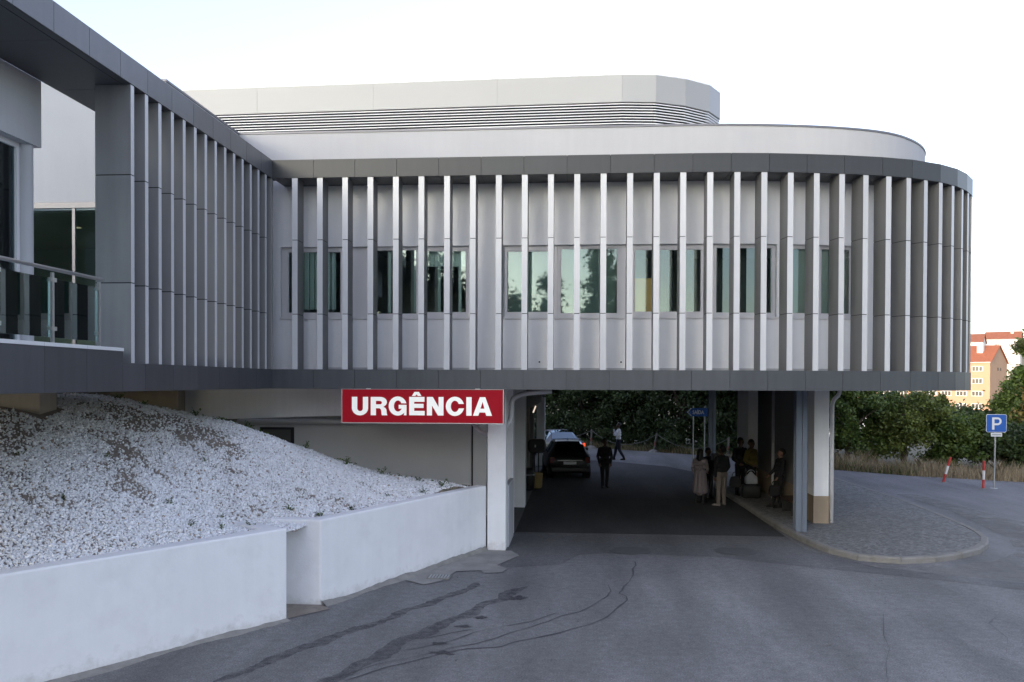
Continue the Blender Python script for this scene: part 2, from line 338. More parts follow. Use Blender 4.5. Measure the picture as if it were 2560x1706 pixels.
def cards_mesh(name, C, size, mats, up_bias=0.0, aspect=.55, droop=0.0):
    """many small diamond leaves at points C (n,3)"""
    n = len(C); C = np.asarray(C, float)
    d = RNG.normal(size=(n, 3)); d /= np.linalg.norm(d, axis=1)[:, None]
    e = RNG.normal(size=(n, 3)); e[:, 2] += up_bias; e -= (e*d).sum(1)[:, None]*d; e /= np.linalg.norm(e, axis=1)[:, None]+1e-9
    s = size*RNG.uniform(.6, 1.4, n)[:, None]
    a = e*s; b = np.cross(d, e)*s*aspect
    V = np.stack([C-a, C+b-a*.1, C+a, C-b-a*.1], 1).reshape(-1, 3)
    me = bpy.data.meshes.new(name); me.vertices.add(4*n); me.vertices.foreach_set('co', V.ravel())
    me.loops.add(4*n); me.loops.foreach_set('vertex_index', np.arange(4*n, dtype=np.int32))
    me.polygons.add(n); me.polygons.foreach_set('loop_start', np.arange(0, 4*n, 4, dtype=np.int32)); me.polygons.foreach_set('loop_total', np.full(n, 4, np.int32))
    me.materials.append(mats); me.update(calc_edges=True); return me

def inpoly(x, y, poly):
    c = False; n = len(poly); j = n-1
    for i in range(n):
        xi, yi = poly[i]; xj, yj = poly[j]
        if (yi > y) != (yj > y) and x < (xj-xi)*(y-yi)/(yj-yi)+xi: c = not c
        j = i
    return c

# ------------------------------------------------------------------ terrain, road, paving
def sstep(a, b, x):
    t = min(1, max(0, (x-a)/(b-a))); return t*t*(3-2*t)
def gz(x, y):
    z = -0.03
    z -= 7.0*sstep(56, 150, y)*1.0
    r = math.hypot(x, y)
    # unseen rise behind and left of the viewer, added to block the low sun
    along = -.55*x-.835*y; perp = .835*x-.55*y
    z += 92*sstep(250, 420, along)*(1-sstep(520, 900, along))*sstep(-140, -60, perp)*(1-sstep(45, 115, perp))
    # far hills
    if y > 0:
        th = atan2(x, y)
        z += sstep(2200, 3900, r)*(150+26*sin(th*19+1)+14*sin(th*47)+9*sin(th*90+2))*(1-.3*sstep(4300, 6500, r))
    return z
rad = [0]+[6*1.16**k for k in range(47)]
NA = 160; V = [(5, 20, gz(5, 20))]; F = []
for r in rad[1:]:
    for a in range(NA):
        x = 5+r*sin(2*pi*a/NA); y = 20+r*cos(2*pi*a/NA); V.append((x, y, gz(x, y)))
for a in range(NA): F.append((0, 1+(a+1) % NA, 1+a))
for k in range(len(rad)-2):
    for a in range(NA):
        b = (a+1) % NA; F.append((1+k*NA+a, 1+k*NA+b, 1+(k+1)*NA+b, 1+(k+1)*NA+a))
me = bpy.data.meshes.new('terrain'); me.from_pydata(V, [], F); me.materials.append(m_terrain)
me.polygons.foreach_set('use_smooth', [True]*len(F))
bm = bmesh.new(); bm.from_mesh(me); bmesh.ops.recalc_face_normals(bm, faces=bm.faces[:]); bm.to_mesh(me); bm.free()
tag(link('terrain', me), kind='structure')

EDGE = [(-16, 56.5), (-6, 54), (.84, 51.3), (4.3, 48.9), (7.2, 46.2), (9.5, 43), (11.57, 39.6), (14.2, 37.2), (17.64, 35.4), (24, 32.6), (45, 25)]
road = MB(); road.poly([(x, y, 0) for x, y in [(-34, 56.5)]+EDGE+[(45, -30), (-34, -30)]])
tag(road.build('road', m_road), kind='structure')
road_o = bpy.data.objects['road']

CRA = [(1.27, 18.76), (1.26, 18.3), (1.17, 18.0), (1.15, 17.35), (1.05, 16.91), (0.91, 16.41), (0.87, 16.1), (0.79, 15.86), (0.9, 15.65), (0.9, 15.37), (0.73, 14.88), (0.52, 14.24), (0.21, 13.75), (-0.25, 13.27), (-0.56, 13.03), (-0.92, 12.72), (-1.1, 12.48), (-1.55, 12.37), (-1.9, 12.15), (-1.99, 11.99), (-2.24, 11.76), (-2.61, 11.42), (-2.92, 10.99), (-3.01, 10.85)]
CRB = [(0.6, 16.54), (0.64, 16.0), (0.56, 15.62), (0.27, 14.91), (0.06, 14.5), (-0.27, 14.23), (-0.45, 13.9), (-0.56, 13.77), (-0.68, 13.57), (-1.04, 13.17), (-1.18, 12.94), (-1.48, 12.61), (-1.85, 12.35), (-1.98, 12.18)]
CRC = [(-0.3, 14.45), (-0.71, 13.88), (-1.23, 13.48), (-1.47, 13.27), (-1.59, 13.15), (-1.79, 12.82), (-2.0, 12.56), (-2.32, 12.3), (-2.54, 12.19)]
CRD = [(-1.56, 13.38), (-1.92, 13.12), (-2.07, 12.97), (-2.33, 12.77)]
CRE = [(5.2, 14.9), (5.0, 14.3), (4.75, 13.6), (4.6, 12.9), (4.3, 12.2), (4.1, 11.6)]
ST1 = [(-4.67, 10.63), (-4.47, 11.04), (-4.35, 11.35), (-4.23, 11.71), (-4.08, 11.96), (-3.85, 12.37), (-3.78, 12.71), (-3.55, 13.02), (-3.23, 13.57), (-2.85, 14.35), (-2.47, 15.02), (-2.19, 15.64), (-1.86, 16.54)]
ST2 = [(-3.4, 10.59), (-3.3, 10.83), (-3.06, 11.29), (-2.82, 11.83), (-2.63, 12.34), (-2.44, 12.9), (-2.14, 13.67), (-1.77, 14.28), (-1.54, 14.92), (-1.2, 15.83), (-0.94, 16.23)]
BLOBS = [(-2.02, 12.56, .16, .07), (-1.89, 12.12, .2, .1), (-1.8, 13.47, .15, .09), (-1.58, 14.0, .13, .1), (-1.06, 15.34, .2, .16)]
def wob(seed):
    r = random.Random(seed); k = [(r.uniform(.5, 2.5)*1.9**i_, r.uniform(0, 6.28), .62**i_) for i_ in range(6)]
    return lambda t: sum(a*sin(f*t+p) for f, p, a in k)/1.7
def strip(name, pts, w, z, m, jit=.5, step=.06):
    b = MB(); P = []; seed = len(bpy.data.objects)
    for (x0, y0), (x1, y1) in zip(pts, pts[1:]):
        n = max(1, int(math.hypot(x1-x0, y1-y0)/step))
        for k in range(n): P.append((x0+(x1-x0)*k/n, y0+(y1-y0)*k/n))
    P.append(pts[-1]); L = []; f1, f2, f3 = wob(seed), wob(seed+1), wob(seed+2)
    for k, (x, y) in enumerate(P):
        a = P[max(k-2, 0)]; c = P[min(k+2, len(P)-1)]; tx, ty = c[0]-a[0], c[1]-a[1]; q = math.hypot(tx, ty) or 1
        nx, ny = -ty/q, tx/q; t = k*step*2.2; e = f3(t)*w*jit
        fade = min(1, k/6+.08, (len(P)-1-k)/6+.08); wa = w*.5*fade*max(.15, 1+jit*1.6*f1(t)); wb2 = w*.5*fade*max(.15, 1+jit*1.6*f2(t))
        L.append(((x+nx*(e+wa), y+ny*(e+wa), z), (x+nx*(e-wb2), y+ny*(e-wb2), z)))
    for (a, b2), (c, d) in zip(L, L[1:]): b.quad(a, b2, d, c)
    return b.build(name, m, road_o)
CRF = [(-1.98, 12.18), (-2.3, 11.9), (-2.75, 11.55), (-3.1, 11.05), (-3.35, 10.7)]
CRG = [(.64, 16.0), (.2, 16.25), (-.3, 16.1), (-.9, 16.4)]
CRH = [(2.6, 15.2), (3.1, 15.6), (3.9, 15.7), (4.6, 15.5)]
CRI = [(6.2, 12.8), (6.6, 13.6), (6.7, 14.4), (7.2, 15.1)]
for c, w in ((CRA, .023), (CRB, .019), (CRC, .016), (CRD, .018), (CRE, .007), (CRF, .012), (CRG, .006), (CRH, .006), (CRI, .006)): strip('crack', c, w, .0085, m_crack, .55, .03)
strip('damp_streak', ST1, .20, .0045, m_stain, .26, .05); strip('damp_streak', ST2, .26, .0045, m_stain, .26, .05)
for x, y, rx, ry in BLOBS:
    b = MB(); fw_ = wob(int(x*100)); b.poly([(x+.8*rx*(1+.5*fw_(t*.7))*cos(t*pi/16), y+.8*ry*(1+.5*fw_(t*.7+9))*sin(t*pi/16), .0125) for t in range(32)]); b.build('tar_patch', m_tarspot, road_o)
DARK_LO = [(-1.61, 17.83), (-0.35, 18.24), (0.07, 19.33), (0.52, 19.55), (1.42, 19.57), (2.47, 19.45), (3.16, 19.4), (4.13, 18.86), (5.06, 18.45), (6.12, 17.99), (7.12, 17.55), (8.44, 16.78), (9.38, 16.28), (14, 14.2)]
DARK_UP = [(-1.6, 22.09), (-0.43, 22.07), (2.4, 22.1), (5.3, 22.12), (5.36, 20.4), (6.28, 18.75), (7.3, 18.1), (8.73, 17.37), (9.78, 16.98), (14, 15.2)]
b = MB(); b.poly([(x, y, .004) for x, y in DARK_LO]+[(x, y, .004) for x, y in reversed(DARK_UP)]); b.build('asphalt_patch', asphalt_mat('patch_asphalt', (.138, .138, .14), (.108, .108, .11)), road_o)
b = MB(); b.poly([(x, y, .004) for x, y in [(-1.6, 22.12), (5.3, 22.14), (5.2, 27.7), (5.1, 38), (4.2, 40.2), (2.9, 41.4), (1.6, 42.6), (.2, 43.2), (-1.6, 43.6)]]); b.build('tunnel_shade_asphalt', m_road_shade, road_o)  # separate surface past the joint, darkened to carry the shade under the building
b = MB(); b.box(-1.6, 5.25, 22.07, 22.135, .001, .008); b.build('expansion_joint', m_crack, road_o)
b = MB(); b.poly([(x, y, .0125) for x, y in [(6.0, 19.0), (7.1, 18.75), (8.2, 19.0), (9.2, 19.5), (10.2, 20.6), (10.9, 22.5), (11.4, 27), (11.2, 31), (11.9, 31), (12.6, 25), (12.2, 20), (11.5, 17.6), (9.8, 17.1), (7.9, 17.8), (6.4, 18.45)]]); b.build('dust_film', m_dust, road_o)
APRON = [(-2.92, 16.16), (-2.63, 16.47), (-2.47, 17.38), (-1.94, 17.49), (-1.89, 17.25), (-1.51, 17.35), (-1.43, 17.74), (-1.69, 18.04), (-1.26, 19.08), (-1.5, 19.6), (-2.15, 19.66), (-2.6, 18.3), (-3.2, 17.0), (-3.35, 16.5)]
b = MB(); b.poly([(x+random.uniform(-.02, .02), y, .0165) for x, y in APRON]); b.build('concrete_apron', mat('pale_concrete', (.28, .273, .26), rough=.9, var=.2, vs=2.5, bump=.4, bs=40, dirt=(.17, .17, .165), dirt_amt=.5, dirt_scale=1.8), road_o)
b = MB(); b.box(-2.95, -2.5, 16.62, 16.98, .008, .03); b.build('drain_frame', m_kerb, road_o)
for k in range(7):
    b = MB(); b.box(-2.92+k*.06, -2.885+k*.06, 16.65, 16.95, .031, .037); b.build('grate_bar', m_galv, road_o)
for x, y, rr in ((1.24, 19.94, .42), (3.67, 20.08, .42)):
    b = MB(); b.lathe([(rr+.05, .0125), (rr+.05, .016), (rr, .016), (rr, .0135), (rr-.03, .0135), (rr-.03, .0165), (.001, .0165)], (x, y, 0), 28); b.build('manhole_cover', m_iron, road_o)
b = MB(); b.poly([(3.66, 12.92, .012), (3.73, 12.95, .013), (3.84, 13.05, .012), (3.83, 13.07, .02), (3.73, 12.98, .016), (3.66, 12.95, .012)])
tag(b.build('paper_scrap', m_rope), 'small white scrap of paper lying on the road', 'litter')
for k in range(46):
    x = random.uniform(-3, 8); y = random.uniform(9.5, 20); a = random.uniform(0, 6.28); L = random.uniform(.02, .07)
    if k == 0: lv = MB(); lv.poly([(x, y, .012), (x+L*cos(a), y+L*sin(a), .02), (x+1.4*L*cos(a+.3), y+1.4*L*sin(a+.3), .012)]); continue
    lv.poly([(x, y, .012), (x+L*cos(a), y+L*sin(a), .02), (x+1.4*L*cos(a+.3), y+1.4*L*sin(a+.3), .012)])
tag(lv.build('fallen_leaves', m_crack), 'scattered tiny dark bits of leaf litter on the road', 'litter', kind='stuff')

# paved island with kerb stones
KERB = [(5.12, 37), (5.12, 30), (5.19, 27.7), (5.25, 25.5), (5.32, 23.6), (5.40, 22.4), (5.5, 21.4), (5.65, 20.5), (5.83, 19.85), (6.12, 19.32), (6.5, 19.04), (7.1, 18.97), (7.55, 19.1), (7.95, 19.31), (8.45, 19.62), (8.92, 19.97), (9.32, 20.4), (9.65, 20.85), (9.92, 21.32), (10.12, 21.8), (10.3, 22.5), (10.42, 23.4), (10.52, 24.5), (10.58, 25.8), (10.65, 28.6), (10.54, 31.4), (10.4, 34), (10.3, 37)]
inner = offset(KERB, .17)
isl = MB(); isl.prism([(x, y) for x, y in inner], .0, .122); isl_o = tag(isl.build('paved_island', m_pave), kind='structure')
def resample(PL, step):
    D = [0]
    for a, c in zip(PL, PL[1:]): D.append(D[-1]+math.hypot(c[0]-a[0], c[1]-a[1]))
    n = max(1, round(D[-1]/step)); out = []
    for k in range(n+1):
        t = D[-1]*k/n; i = max(j for j in range(len(D)) if D[j] <= t+1e-9); i = min(i, len(PL)-2); u = (t-D[i])/(D[i+1]-D[i])
        out.append((PL[i][0]+(PL[i+1][0]-PL[i][0])*u, PL[i][1]+(PL[i+1][1]-PL[i][1])*u))
    return out
KR = resample(KERB, .9); KI = offset(KR, .165); KT = offset(KR, .035)
for k in range(len(KR)-1):
    a, c = shrink(KR[k], KR[k+1], .006); d, e = shrink(KI[k], KI[k+1], .006); f, g = shrink(KT[k], KT[k+1], .006)
    h = .135+random.uniform(-.006, .006)
    far = KR[k][1] > 23.5 and KR[k][0] > 8
    if far: h = .126
    s = MB(); i = 0
    s.v = [(*a, 0), (*c, 0), (*e, 0), (*d, 0), (*a, h-.035), (*c, h-.035), (*f, h), (*g, h), (*e, h), (*d, h)]
    s.f = [(0, 1, 5, 4), (4, 5, 7, 6), (6, 7, 8, 9), (1, 2, 8, 7, 5), (2, 3, 9, 8), (3, 0, 4, 6, 9), (0, 3, 2, 1)]; s.m = [0]*7
    s.build('kerb_stone', m_kerb, isl_o)

# ------------------------------------------------------------------ hospital building
H = thing('hospital_building', 'white two-level hospital with curved front of grey vertical fins above a drive-through', 'building', (0, 22, 0))
YF = 18.385; XW = -6.712
Z_B0, Z_B1, Z_F0, Z_F1, Z_P = 3.745, 4.172, 8.373, 8.768, 9.768
PL = [(XW+.9245*k, YF) for k in range(10)]+[(2.42, 18.39), (3.225, 18.415), (4.03, 18.48), (4.84, 18.6), (5.66, 18.75), (6.52, 18.965), (7.235, 19.22), (8.0, 19.65), (8.56, 20.11), (8.98, 20.59), (9.375, 21.18), (9.66, 21.9), (9.82, 22.7), (9.88, 23.6), (9.88, 24.6), (9.88, 25.6)]
G = .004
# front fascia and lower band, one object per panel on a dark backing
IN = offset(PL, .02); IN2 = offset(PL, .16)
core = MB()
core.prism(IN+[(9.7, 41.0), (-6.8, 41.0)], Z_F0+.012, Z_F1-.012)
fas = core.build('upper_fascia', m_core, H)
core = MB(); core.prism(IN+[(9.7, 41.0), (-6.8, 41.0)], Z_B0+.012, Z_B1-.006); band = core.build('lower_band', m_core, H)
for k in range(len(PL)-1):
    a, c = shrink(PL[k], PL[k+1], G)
    if k == 0: a = PL[0]
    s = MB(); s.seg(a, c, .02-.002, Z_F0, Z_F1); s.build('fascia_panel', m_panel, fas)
    s = MB(); s.seg(a, c, .02-.002, Z_B0, Z_B1); s.build('band_panel', m_panel2, band)
# side and rear faces out of view
s = MB(); s.box(9.72, 9.88, 25.61, 41.1, Z_F0, Z_F1); s.box(-6.8, 9.7, 41.01, 41.16, Z_F0, Z_F1); s.build('fascia_return', m_panel, fas)
s = MB(); s.box(9.72, 9.88, 25.61, 41.1, Z_B0, Z_B1); s.box(-6.8, 9.7, 41.01, 41.16, Z_B0, Z_B1); s.build('band_return', m_panel2, band)
# wing fascia and band (plane x = XW, running towards the viewer)
wf = MB(); wf.box(XW-1.29, XW-.022, 4.0, YF+.3, Z_F0+.012, Z_F1-.012); wfo = wf.build('wing_fascia', m_core, H)
ys = [12.13+.8*k for k in range(-10, 8)]+[YF]
for a, c in zip(ys, ys[1:]):
    s = MB(); s.box(XW-.02, XW, a+G, c-(G if c < YF else .001), Z_F0, Z_F1); s.build('fascia_panel', m_panel_wing_lit, wfo)
wb = MB(); wb.box(XW-1.6, XW-.022, 12.18, YF+.3, Z_B0+.012, Z_B1-.006); wb.box(XW-1.6, XW-.022, 4.0, 12.17, Z_B0+.012, 4.33); wbo = wb.build('wing_band', m_core, H)
ys = [YF-.925*k for k in range(0, 7)]+[12.175]
for c, a in zip(ys, ys[1:]):
    s = MB(); s.box(XW-.02, XW, a+G*.6, c-(G*.6 if c < YF else .001), Z_B0, Z_B1); s.build('band_panel', m_panel2, wbo)
ys = [12.175-.93*k for k in range(0, 9)]
for c, a in zip(ys, ys[1:]):
    s = MB(); s.box(XW-.02, XW, a+G*.6, c-G*.6, Z_B0, 4.338); s.build('band_panel', m_panel2, wbo)
s = MB(); s.box(XW-1.6, XW-.001, 12.1765, 12.182, Z_B1+.001, 4.338); s.build('band_end', m_panel2, wbo)
for k in range(9):          # white stone edge of the terrace
    s = MB(); s.box(XW-.34, XW+.012, 12.19-.95*(k+1)+.003, 12.19-.95*k-.003, 4.341, 4.39); s.build('edge_slab', m_stone, wbo)
s = MB(); s.box(-16, XW-.345, 4, 16.0, 4.2, 4.385); s.build('terrace_floor', m_stone, H)
# soffits
s = MB(); s.prism(offset(PL, .024)[:22]+list(reversed(offset(PL, .95)[:22])), Z_F0+.001, Z_F0+.010); so = s.build('front_soffit', m_core, H)
oa = offset(PL, .13); ob = offset(PL, .14); oc = offset(PL, .82); oz = offset(PL, .021)
for k in range(0, 21):
    a, c = shrink(oz[k], oz[k+1], .003); d, e = shrink(oa[k], oa[k+1], .003)
    s = MB(); s.prism([a, c, e, d], Z_F0-.004, Z_F0); s.build('soffit_strip', m_soffit, so)
    a, c = shrink(ob[k], ob[k+1], .003); d, e = shrink(oc[k], oc[k+1], .003)
    s = MB(); s.prism([a, c, e, d], Z_F0-.004, Z_F0); s.build('soffit_panel', m_soffit, so)
s = MB(); s.box(XW-1.29, XW-.024, 4, YF, Z_F0+.001, Z_F0+.010); so = s.build('wing_soffit', m_core, H)
for k in range(8):
    y1 = 18.2-1.86*k; y0 = y1-1.86
    s = MB(); s.box(XW-1.29, XW-.152, y0+.004, y1-.004, Z_F0-.004, Z_F0); s.build('soffit_panel', m_soffit, so)
    s = MB(); s.box(XW-.138, XW-.021, y0+.004, y1-.004, Z_F0-.004, Z_F0); s.build('soffit_strip', m_soffit, so)

# fins: core + three stacked panels, silver front edge
ZJ = [Z_B1, 5.385, 7.012, Z_F0-.006]
def fin_meshes(depth, w=.125, side=None):
    c = MB(); c.box(-w/2+.006, w/2-.006, .006, depth-.006, Z_B1, Z_F0-.006)
    L = []
    for z0, z1 in zip(ZJ, ZJ[1:]):
        p = MB(); x0, x1 = -w/2, w/2; za, zb = z0+(.008 if z0 > Z_B1 else 0), z1-(.008 if z1 < Z_F0-.01 else 0)
        p.box(x0, x1, .0, depth, za, zb); p.m = [0, 0, 1, 0, 0, 0]; L.append(p.mesh('fin_panel', [side or m_fin, m_edge]))
    return c.mesh('fin', m_core), L
FM = fin_meshes(.42, .125, m_fin_front_shade); FMW = fin_meshes(.56, .1)
def fin(x, y, ang, fm):
    o = child('fin', fm[0], H, Matrix.Translation((x, y-22, 0)) @ Matrix.Rotation(ang, 4, 'Z'))
    for me in fm[1]: child('fin_panel', me, o)
for k in range(15): fin(-6.27+.5625*k+.0625, YF+.012, 0, FM)
def at_ratio(r):
    for a, c in zip(PL, PL[1:]):
        fa = a[0]-r*a[1]; fc = c[0]-r*c[1]
        if fa <= 0 < fc:
            t = -fa/(fc-fa); return (a[0]+(c[0]-a[0])*t, a[1]+(c[1]-a[1])*t)
def tangent(p):
    i = min(range(len(PL)), key=lambda j: (PL[j][0]-p[0])**2+(PL[j][1]-p[1])**2); i = max(1, min(len(PL)-2, i))
    return atan2(PL[i+1][1]-PL[i-1][1], PL[i+1][0]-PL[i-1][0])
last = None
for r in [2.2235/YF, 2.7875/YF, 3.3585/18.42, .2128, .2424, .2715, .2996, .326, .3512, .3733, .3921, .4084, .4218, .4322, .4384, .4418]:
    p = at_ratio(r)
    if not p: continue
    a = tangent(p); fin(p[0]-sin(a)*.012, p[1]+cos(a)*.012, a, FM); last = p
for p in [(9.55, 21.6), (9.76, 22.3), (9.85, 23.1), (9.87, 23.9), (9.87, 24.7)]:
    a = tangent(p); fin(p[0]-sin(a)*.012, p[1]+cos(a)*.012, a, FM)
for k in range(14): fin(XW-.012, 12.4375+.05+.427*k, pi/2, FMW)
s = MB(); s.box(XW-.56, XW-.004, 18.36, 18.46, Z_B1, Z_F0-.006); s.build('corner_post', m_fin, H)

# main wall behind the fins, with ribbon windows
WALL = offset(PL, .8); WALL[0] = (XW-.5, WALL[0][1])
ZS, ZH = 5.345, 6.985
wb_ = MB()
wi = offset(PL, 1.0); wi[0] = (XW-.5, wi[0][1])
for z0, z1 in ((3.80, ZS), (ZH, Z_F0+.3)): wb_.prism(WALL+list(reversed(wi)), z0, z1)
YW = WALL[1][1]
def wx(x):     # point on wall polyline for a given x
    for a, c in zip(WALL, WALL[1:]):
        if a[0] <= x <= c[0]:
            t = (x-a[0])/(c[0]-a[0]); return (x, a[1]+(c[1]-a[1])*t)
def pier(x0, x1): wb_.seg(wx(x0), wx(x1), .2, ZS, ZH)
pier(-7.2, -6.806); pier(-2.455, -1.675); pier(4.40, 4.62)
tail = [p for p in WALL if p[0] > 6.3]; tail2 = [p for p in wi if p[0] > 6.2]
wb_.prism([wx(6.2)]+tail+list(reversed(tail2)), ZS, ZH)
w = wb_.build('main_wall', m_plaster, H)
s = MB()
for a, c in zip(offset(PL, .79)[1:17], offset(PL, .79)[2:18]): s.seg(a, c, .008, Z_B1, Z_B1+.055)
s.build('base_trim', m_white, w)
for x in (-.1, .92): 
    s = MB(); s.lathe([(.02, 0), (.02, -.03), (.001, -.03)], (x-.75 if x < 0 else x+.05, YW, 4.36), 8, 'y'); s.build('drain_spout', m_black, w)
s = MB()
for x0, x1 in ((-6.82, -2.44), (-1.69, 6.2)):
    pts = [wx(x0)]+[p for p in WALL if x0 < p[0] < x1]+[wx(x1)]
    for a, c in zip(pts, pts[1:]):
        L = math.hypot(c[0]-a[0], c[1]-a[1]); nx, ny = (c[1]-a[1])/L*.03, -(c[0]-a[0])/L*.03
        s.seg((a[0]+nx, a[1]+ny), (c[0]+nx, c[1]+ny), .13, ZS-.02, ZS+.025)
s.build('window_sill', m_frame, w)

def window(x0, x1, z0=5.47, z1=6.90, fwid=.05, mull=(), back=.09, blinds=0, screen=None):
    a = wx(x0); c = wx(x1); L = math.hypot(c[0]-a[0], c[1]-a[1]); ux, uy = (c[0]-a[0])/L, (c[1]-a[1])/L; nx, ny = -uy, ux
    M = Matrix(((ux, nx, 0, a[0]), (uy, ny, 0, a[1]-22), (0, 0, 1, 0), (0, 0, 0, 1)))
    f = MB()
    f.box(0, L, back, back+.07, ZS+.026, z0); f.box(0, L, back, back+.07, z1, ZH-.001)
    f.box(0, fwid, back, back+.07, z0, z1); f.box(L-fwid, L, back, back+.07, z0, z1)
    for t in mull: f.box(L*t-.035, L*t+.035, back-.012, back+.06, z0, z1)
    # sash: a slimmer inner frame standing slightly proud
    d = .022
    xs = [fwid]+[L*t for t in mull]+[L-fwid]
    for p, q in zip(xs, xs[1:]):
        p2 = p+(.036 if p > fwid else 0); q2 = q-(.036 if q < L-fwid else 0)
        f.box(p2, q2, back+.012, back+.05, z0, z0+d); f.box(p2, q2, back+.012, back+.05, z1-d, z1)
        f.box(p2, p2+d, back+.012, back+.05, z0+d, z1-d); f.box(q2-d, q2, back+.012, back+.05, z0+d, z1-d)
    fo = child('window', f.mesh('window', m_frame), H, M)
    for p, q in zip(xs, xs[1:]):
        g = MB(); g.box(p+.03, q-.03, back+.028, back+.034, z0+.015, z1-.015); child('pane', g.mesh('pane', m_glass), fo)
    if blinds:
        n = int((L-.25)/blinds)
        for k in range(n):
            s = MB(); xx = .16+k*blinds; s.box(xx, xx+blinds*.82, back+.10+.012*(k % 2), back+.105+.012*(k % 2), z0+.10, z1-.02); child('blind_slat', s.mesh('blind_slat', m_blind), fo)
    if screen:
        s = MB(); s.box(fwid+.03, L-fwid-.03, back+.16, back+.164, z0+screen, z1-.01); child('roller_blind', s.mesh('roller_blind', m_blind2), fo)
    return fo
m_blind2 = mat('grey_green_blind', (.20, .25, .235), rough=.9, var=.08, vs=2)
window(-6.722, -5.364, blinds=.127)
window(-4.69, -3.60, z0=5.44, z1=6.93, mull=(.5,))
window(-3.50, -2.46, z0=5.47, z1=6.90, mull=())
window(-1.66, -.46, z0=5.47, z1=6.88, screen=.02)
window(-.455, .95, z0=5.44, z1=6.93, screen=.02)
window(1.195, 2.80, z0=5.47, z1=6.89, mull=(.36, .70))
window(3.01, 4.39, z0=5.45, z1=6.93)
window(4.63, 6.19, z0=5.45, z1=6.93, mull=(.5,), screen=.02)
for x0, x1 in ((-6.806, -6.722), (-5.364, -4.69), (-3.60, -3.50), (.95, 1.195), (2.80, 3.01)):
    a, c = wx(x0+.001), wx(x1-.001); s = MB(); s.seg((a[0], a[1]+.10), (c[0], c[1]+.10), .05, ZS+.026, ZH-.001); s.build('infill_panel', m_frame, w)
# things inside the rooms that show through the glass
s = MB(); s.prism(offset(PL, 1.02)[:17]+[(6.5, 22.9), (XW, 22.9)], 4.2, 4.24); s.prism(offset(PL, 1.02)[:17]+[(6.5, 22.9), (XW, 22.9)], 7.15, 7.2)
s.box(XW, 7, 22.7, 22.8, 4.24, 7.15); s.box(XW-.1, XW, 19.45, 22.8, 4.24, 7.15); s.box(-5.1, -5.0, 19.5, 22.7, 4.24, 7.15); s.box(-2.1, -2.0, 19.5, 22.7, 4.24, 7.15); s.box(1.06, 1.14, 19.5, 22.7, 4.24, 7.15)
s.build('room_interior', m_inter, H)
for x0, x1, z0 in ((-3.42, -2.52, 6.55),):
    s = MB(); s.box(x0, x1, YW+.25, YW+.255, z0, 6.9); s.build('roller_blind', m_blind, H)
for x in (-3.2, -2.72, -3.75, -4.35): 
    s = MB(); s.box(x, x+.07, YW+.24, YW+.245, 5.5, 6.9); s.build('blind_slat', m_blind, H)
s = MB(); s.box(1.26, 1.80, 19.42, 19.45, 5.48, 6.25); s.build('interior_panel', mat('ochre_board', (.80, .46, .17), var=.05), H)
for x in (2.05, 2.5, 3.15, 3.7): 
    s = MB(); s.box(x, x+.16, 20.0, 20.06, 4.3, 7.1); s.build('curtain_fold', m_black, H)

# roof, curved white parapet, plant room with louvres
def smooth(P, it=2):
    for _ in range(it):
        Q = [P[0]]
        for a, c in zip(P, P[1:]): Q += [(a[0]*.75+c[0]*.25, a[1]*.75+c[1]*.25), (a[0]*.25+c[0]*.75, a[1]*.25+c[1]*.75)]
        P = Q+[P[-1]]
    return P
PAR = smooth([(-8.0, 19.69), (1.2, 19.66), (3.2, 19.68), (4.9, 19.86), (6.4, 20.22), (7.35, 20.66), (8.05, 21.3), (8.55, 21.98), (8.88, 22.7), (9.0, 23.6), (9.02, 26)])+[(9.02, 40.7)]
PARi = offset(PAR, .2)
s = MB(); s.prism(PAR+list(reversed(PARi)), Z_F1-.1, Z_P-.045); s.box(-8.2, -8.0, 16.12, 19.689, 4.25, Z_P-.045)
par = s.build('parapet', m_white, H)
a_ = offset(PAR, -.018); b_ = offset(PAR, .22)
s = MB(); s.prism(a_+list(reversed(b_)), Z_P-.045, Z_P); s.build('coping', m_coping, par)
s = MB(); s.box(-8.22, -7.982, 16.10, 19.67, Z_P-.045, Z_P); s.build('coping', m_coping, par)
s = MB(); s.prism(PARi+[(-8.2, 40.7)], 9.2, 9.28); s.build('roof_deck', m_concrete, H)
PR = [(-12.0, 23.44), (1.16, 23.0), (2.06, 23.09), (2.88, 23.45), (3.6, 23.99), (4.0, 24.67), (4.05, 25.6), (4.05, 34)]
s = MB(); s.prism(offset(PR, .25)+[(-12, 34)], 9.28, 12.05); pr = s.build('plant_room', m_core, H)
cuts = []
for k, (a, c) in enumerate(zip(PR, PR[1:])):
    if k == 0:
        xs = [-12.0, -8.95, -5.62, -2.2, 1.16]
        for x0, x1 in zip(xs, xs[1:]):
            cuts.append(((x0, 23.44-.0334*(x0+12)), (x1, 23.44-.0334*(x1+12))))
    else: cuts.append((a, c))
for a, c in cuts:
    p, q = shrink(a, c, .002); s = MB(); s.seg(p, q, .06, 11.385, 12.1); s.build('cladding_panel', m_clad, pr)
PO = offset(PR, .03); PI2 = offset(PR, .16)
for k in range(20):
    z = 11.33-.074*k
    if z < 9.8: break
    s = MB()
    i0 = len(s.v); n = len(PO)
    s.v = [(x, y, z) for x, y in PO]+[(x, y, z+.024) for x, y in PO]+[(x, y, z+.062) for x, y in PI2]+[(x, y, z+.040) for x, y in PI2]
    for j in range(n-1):
        for r_ in range(4):
            r2_ = (r_+1) % 4; s.f.append((r_*n+j, r_*n+j+1, r2_*n+j+1, r2_*n+j)); s.m.append(0)
    s.build('louvre_blade', m_lou, pr)
s = MB(); s.prism(offset(PR, -.004)+[(-12, 34.1)], 12.1, 12.125); s.build('coping', m_lou, pr)

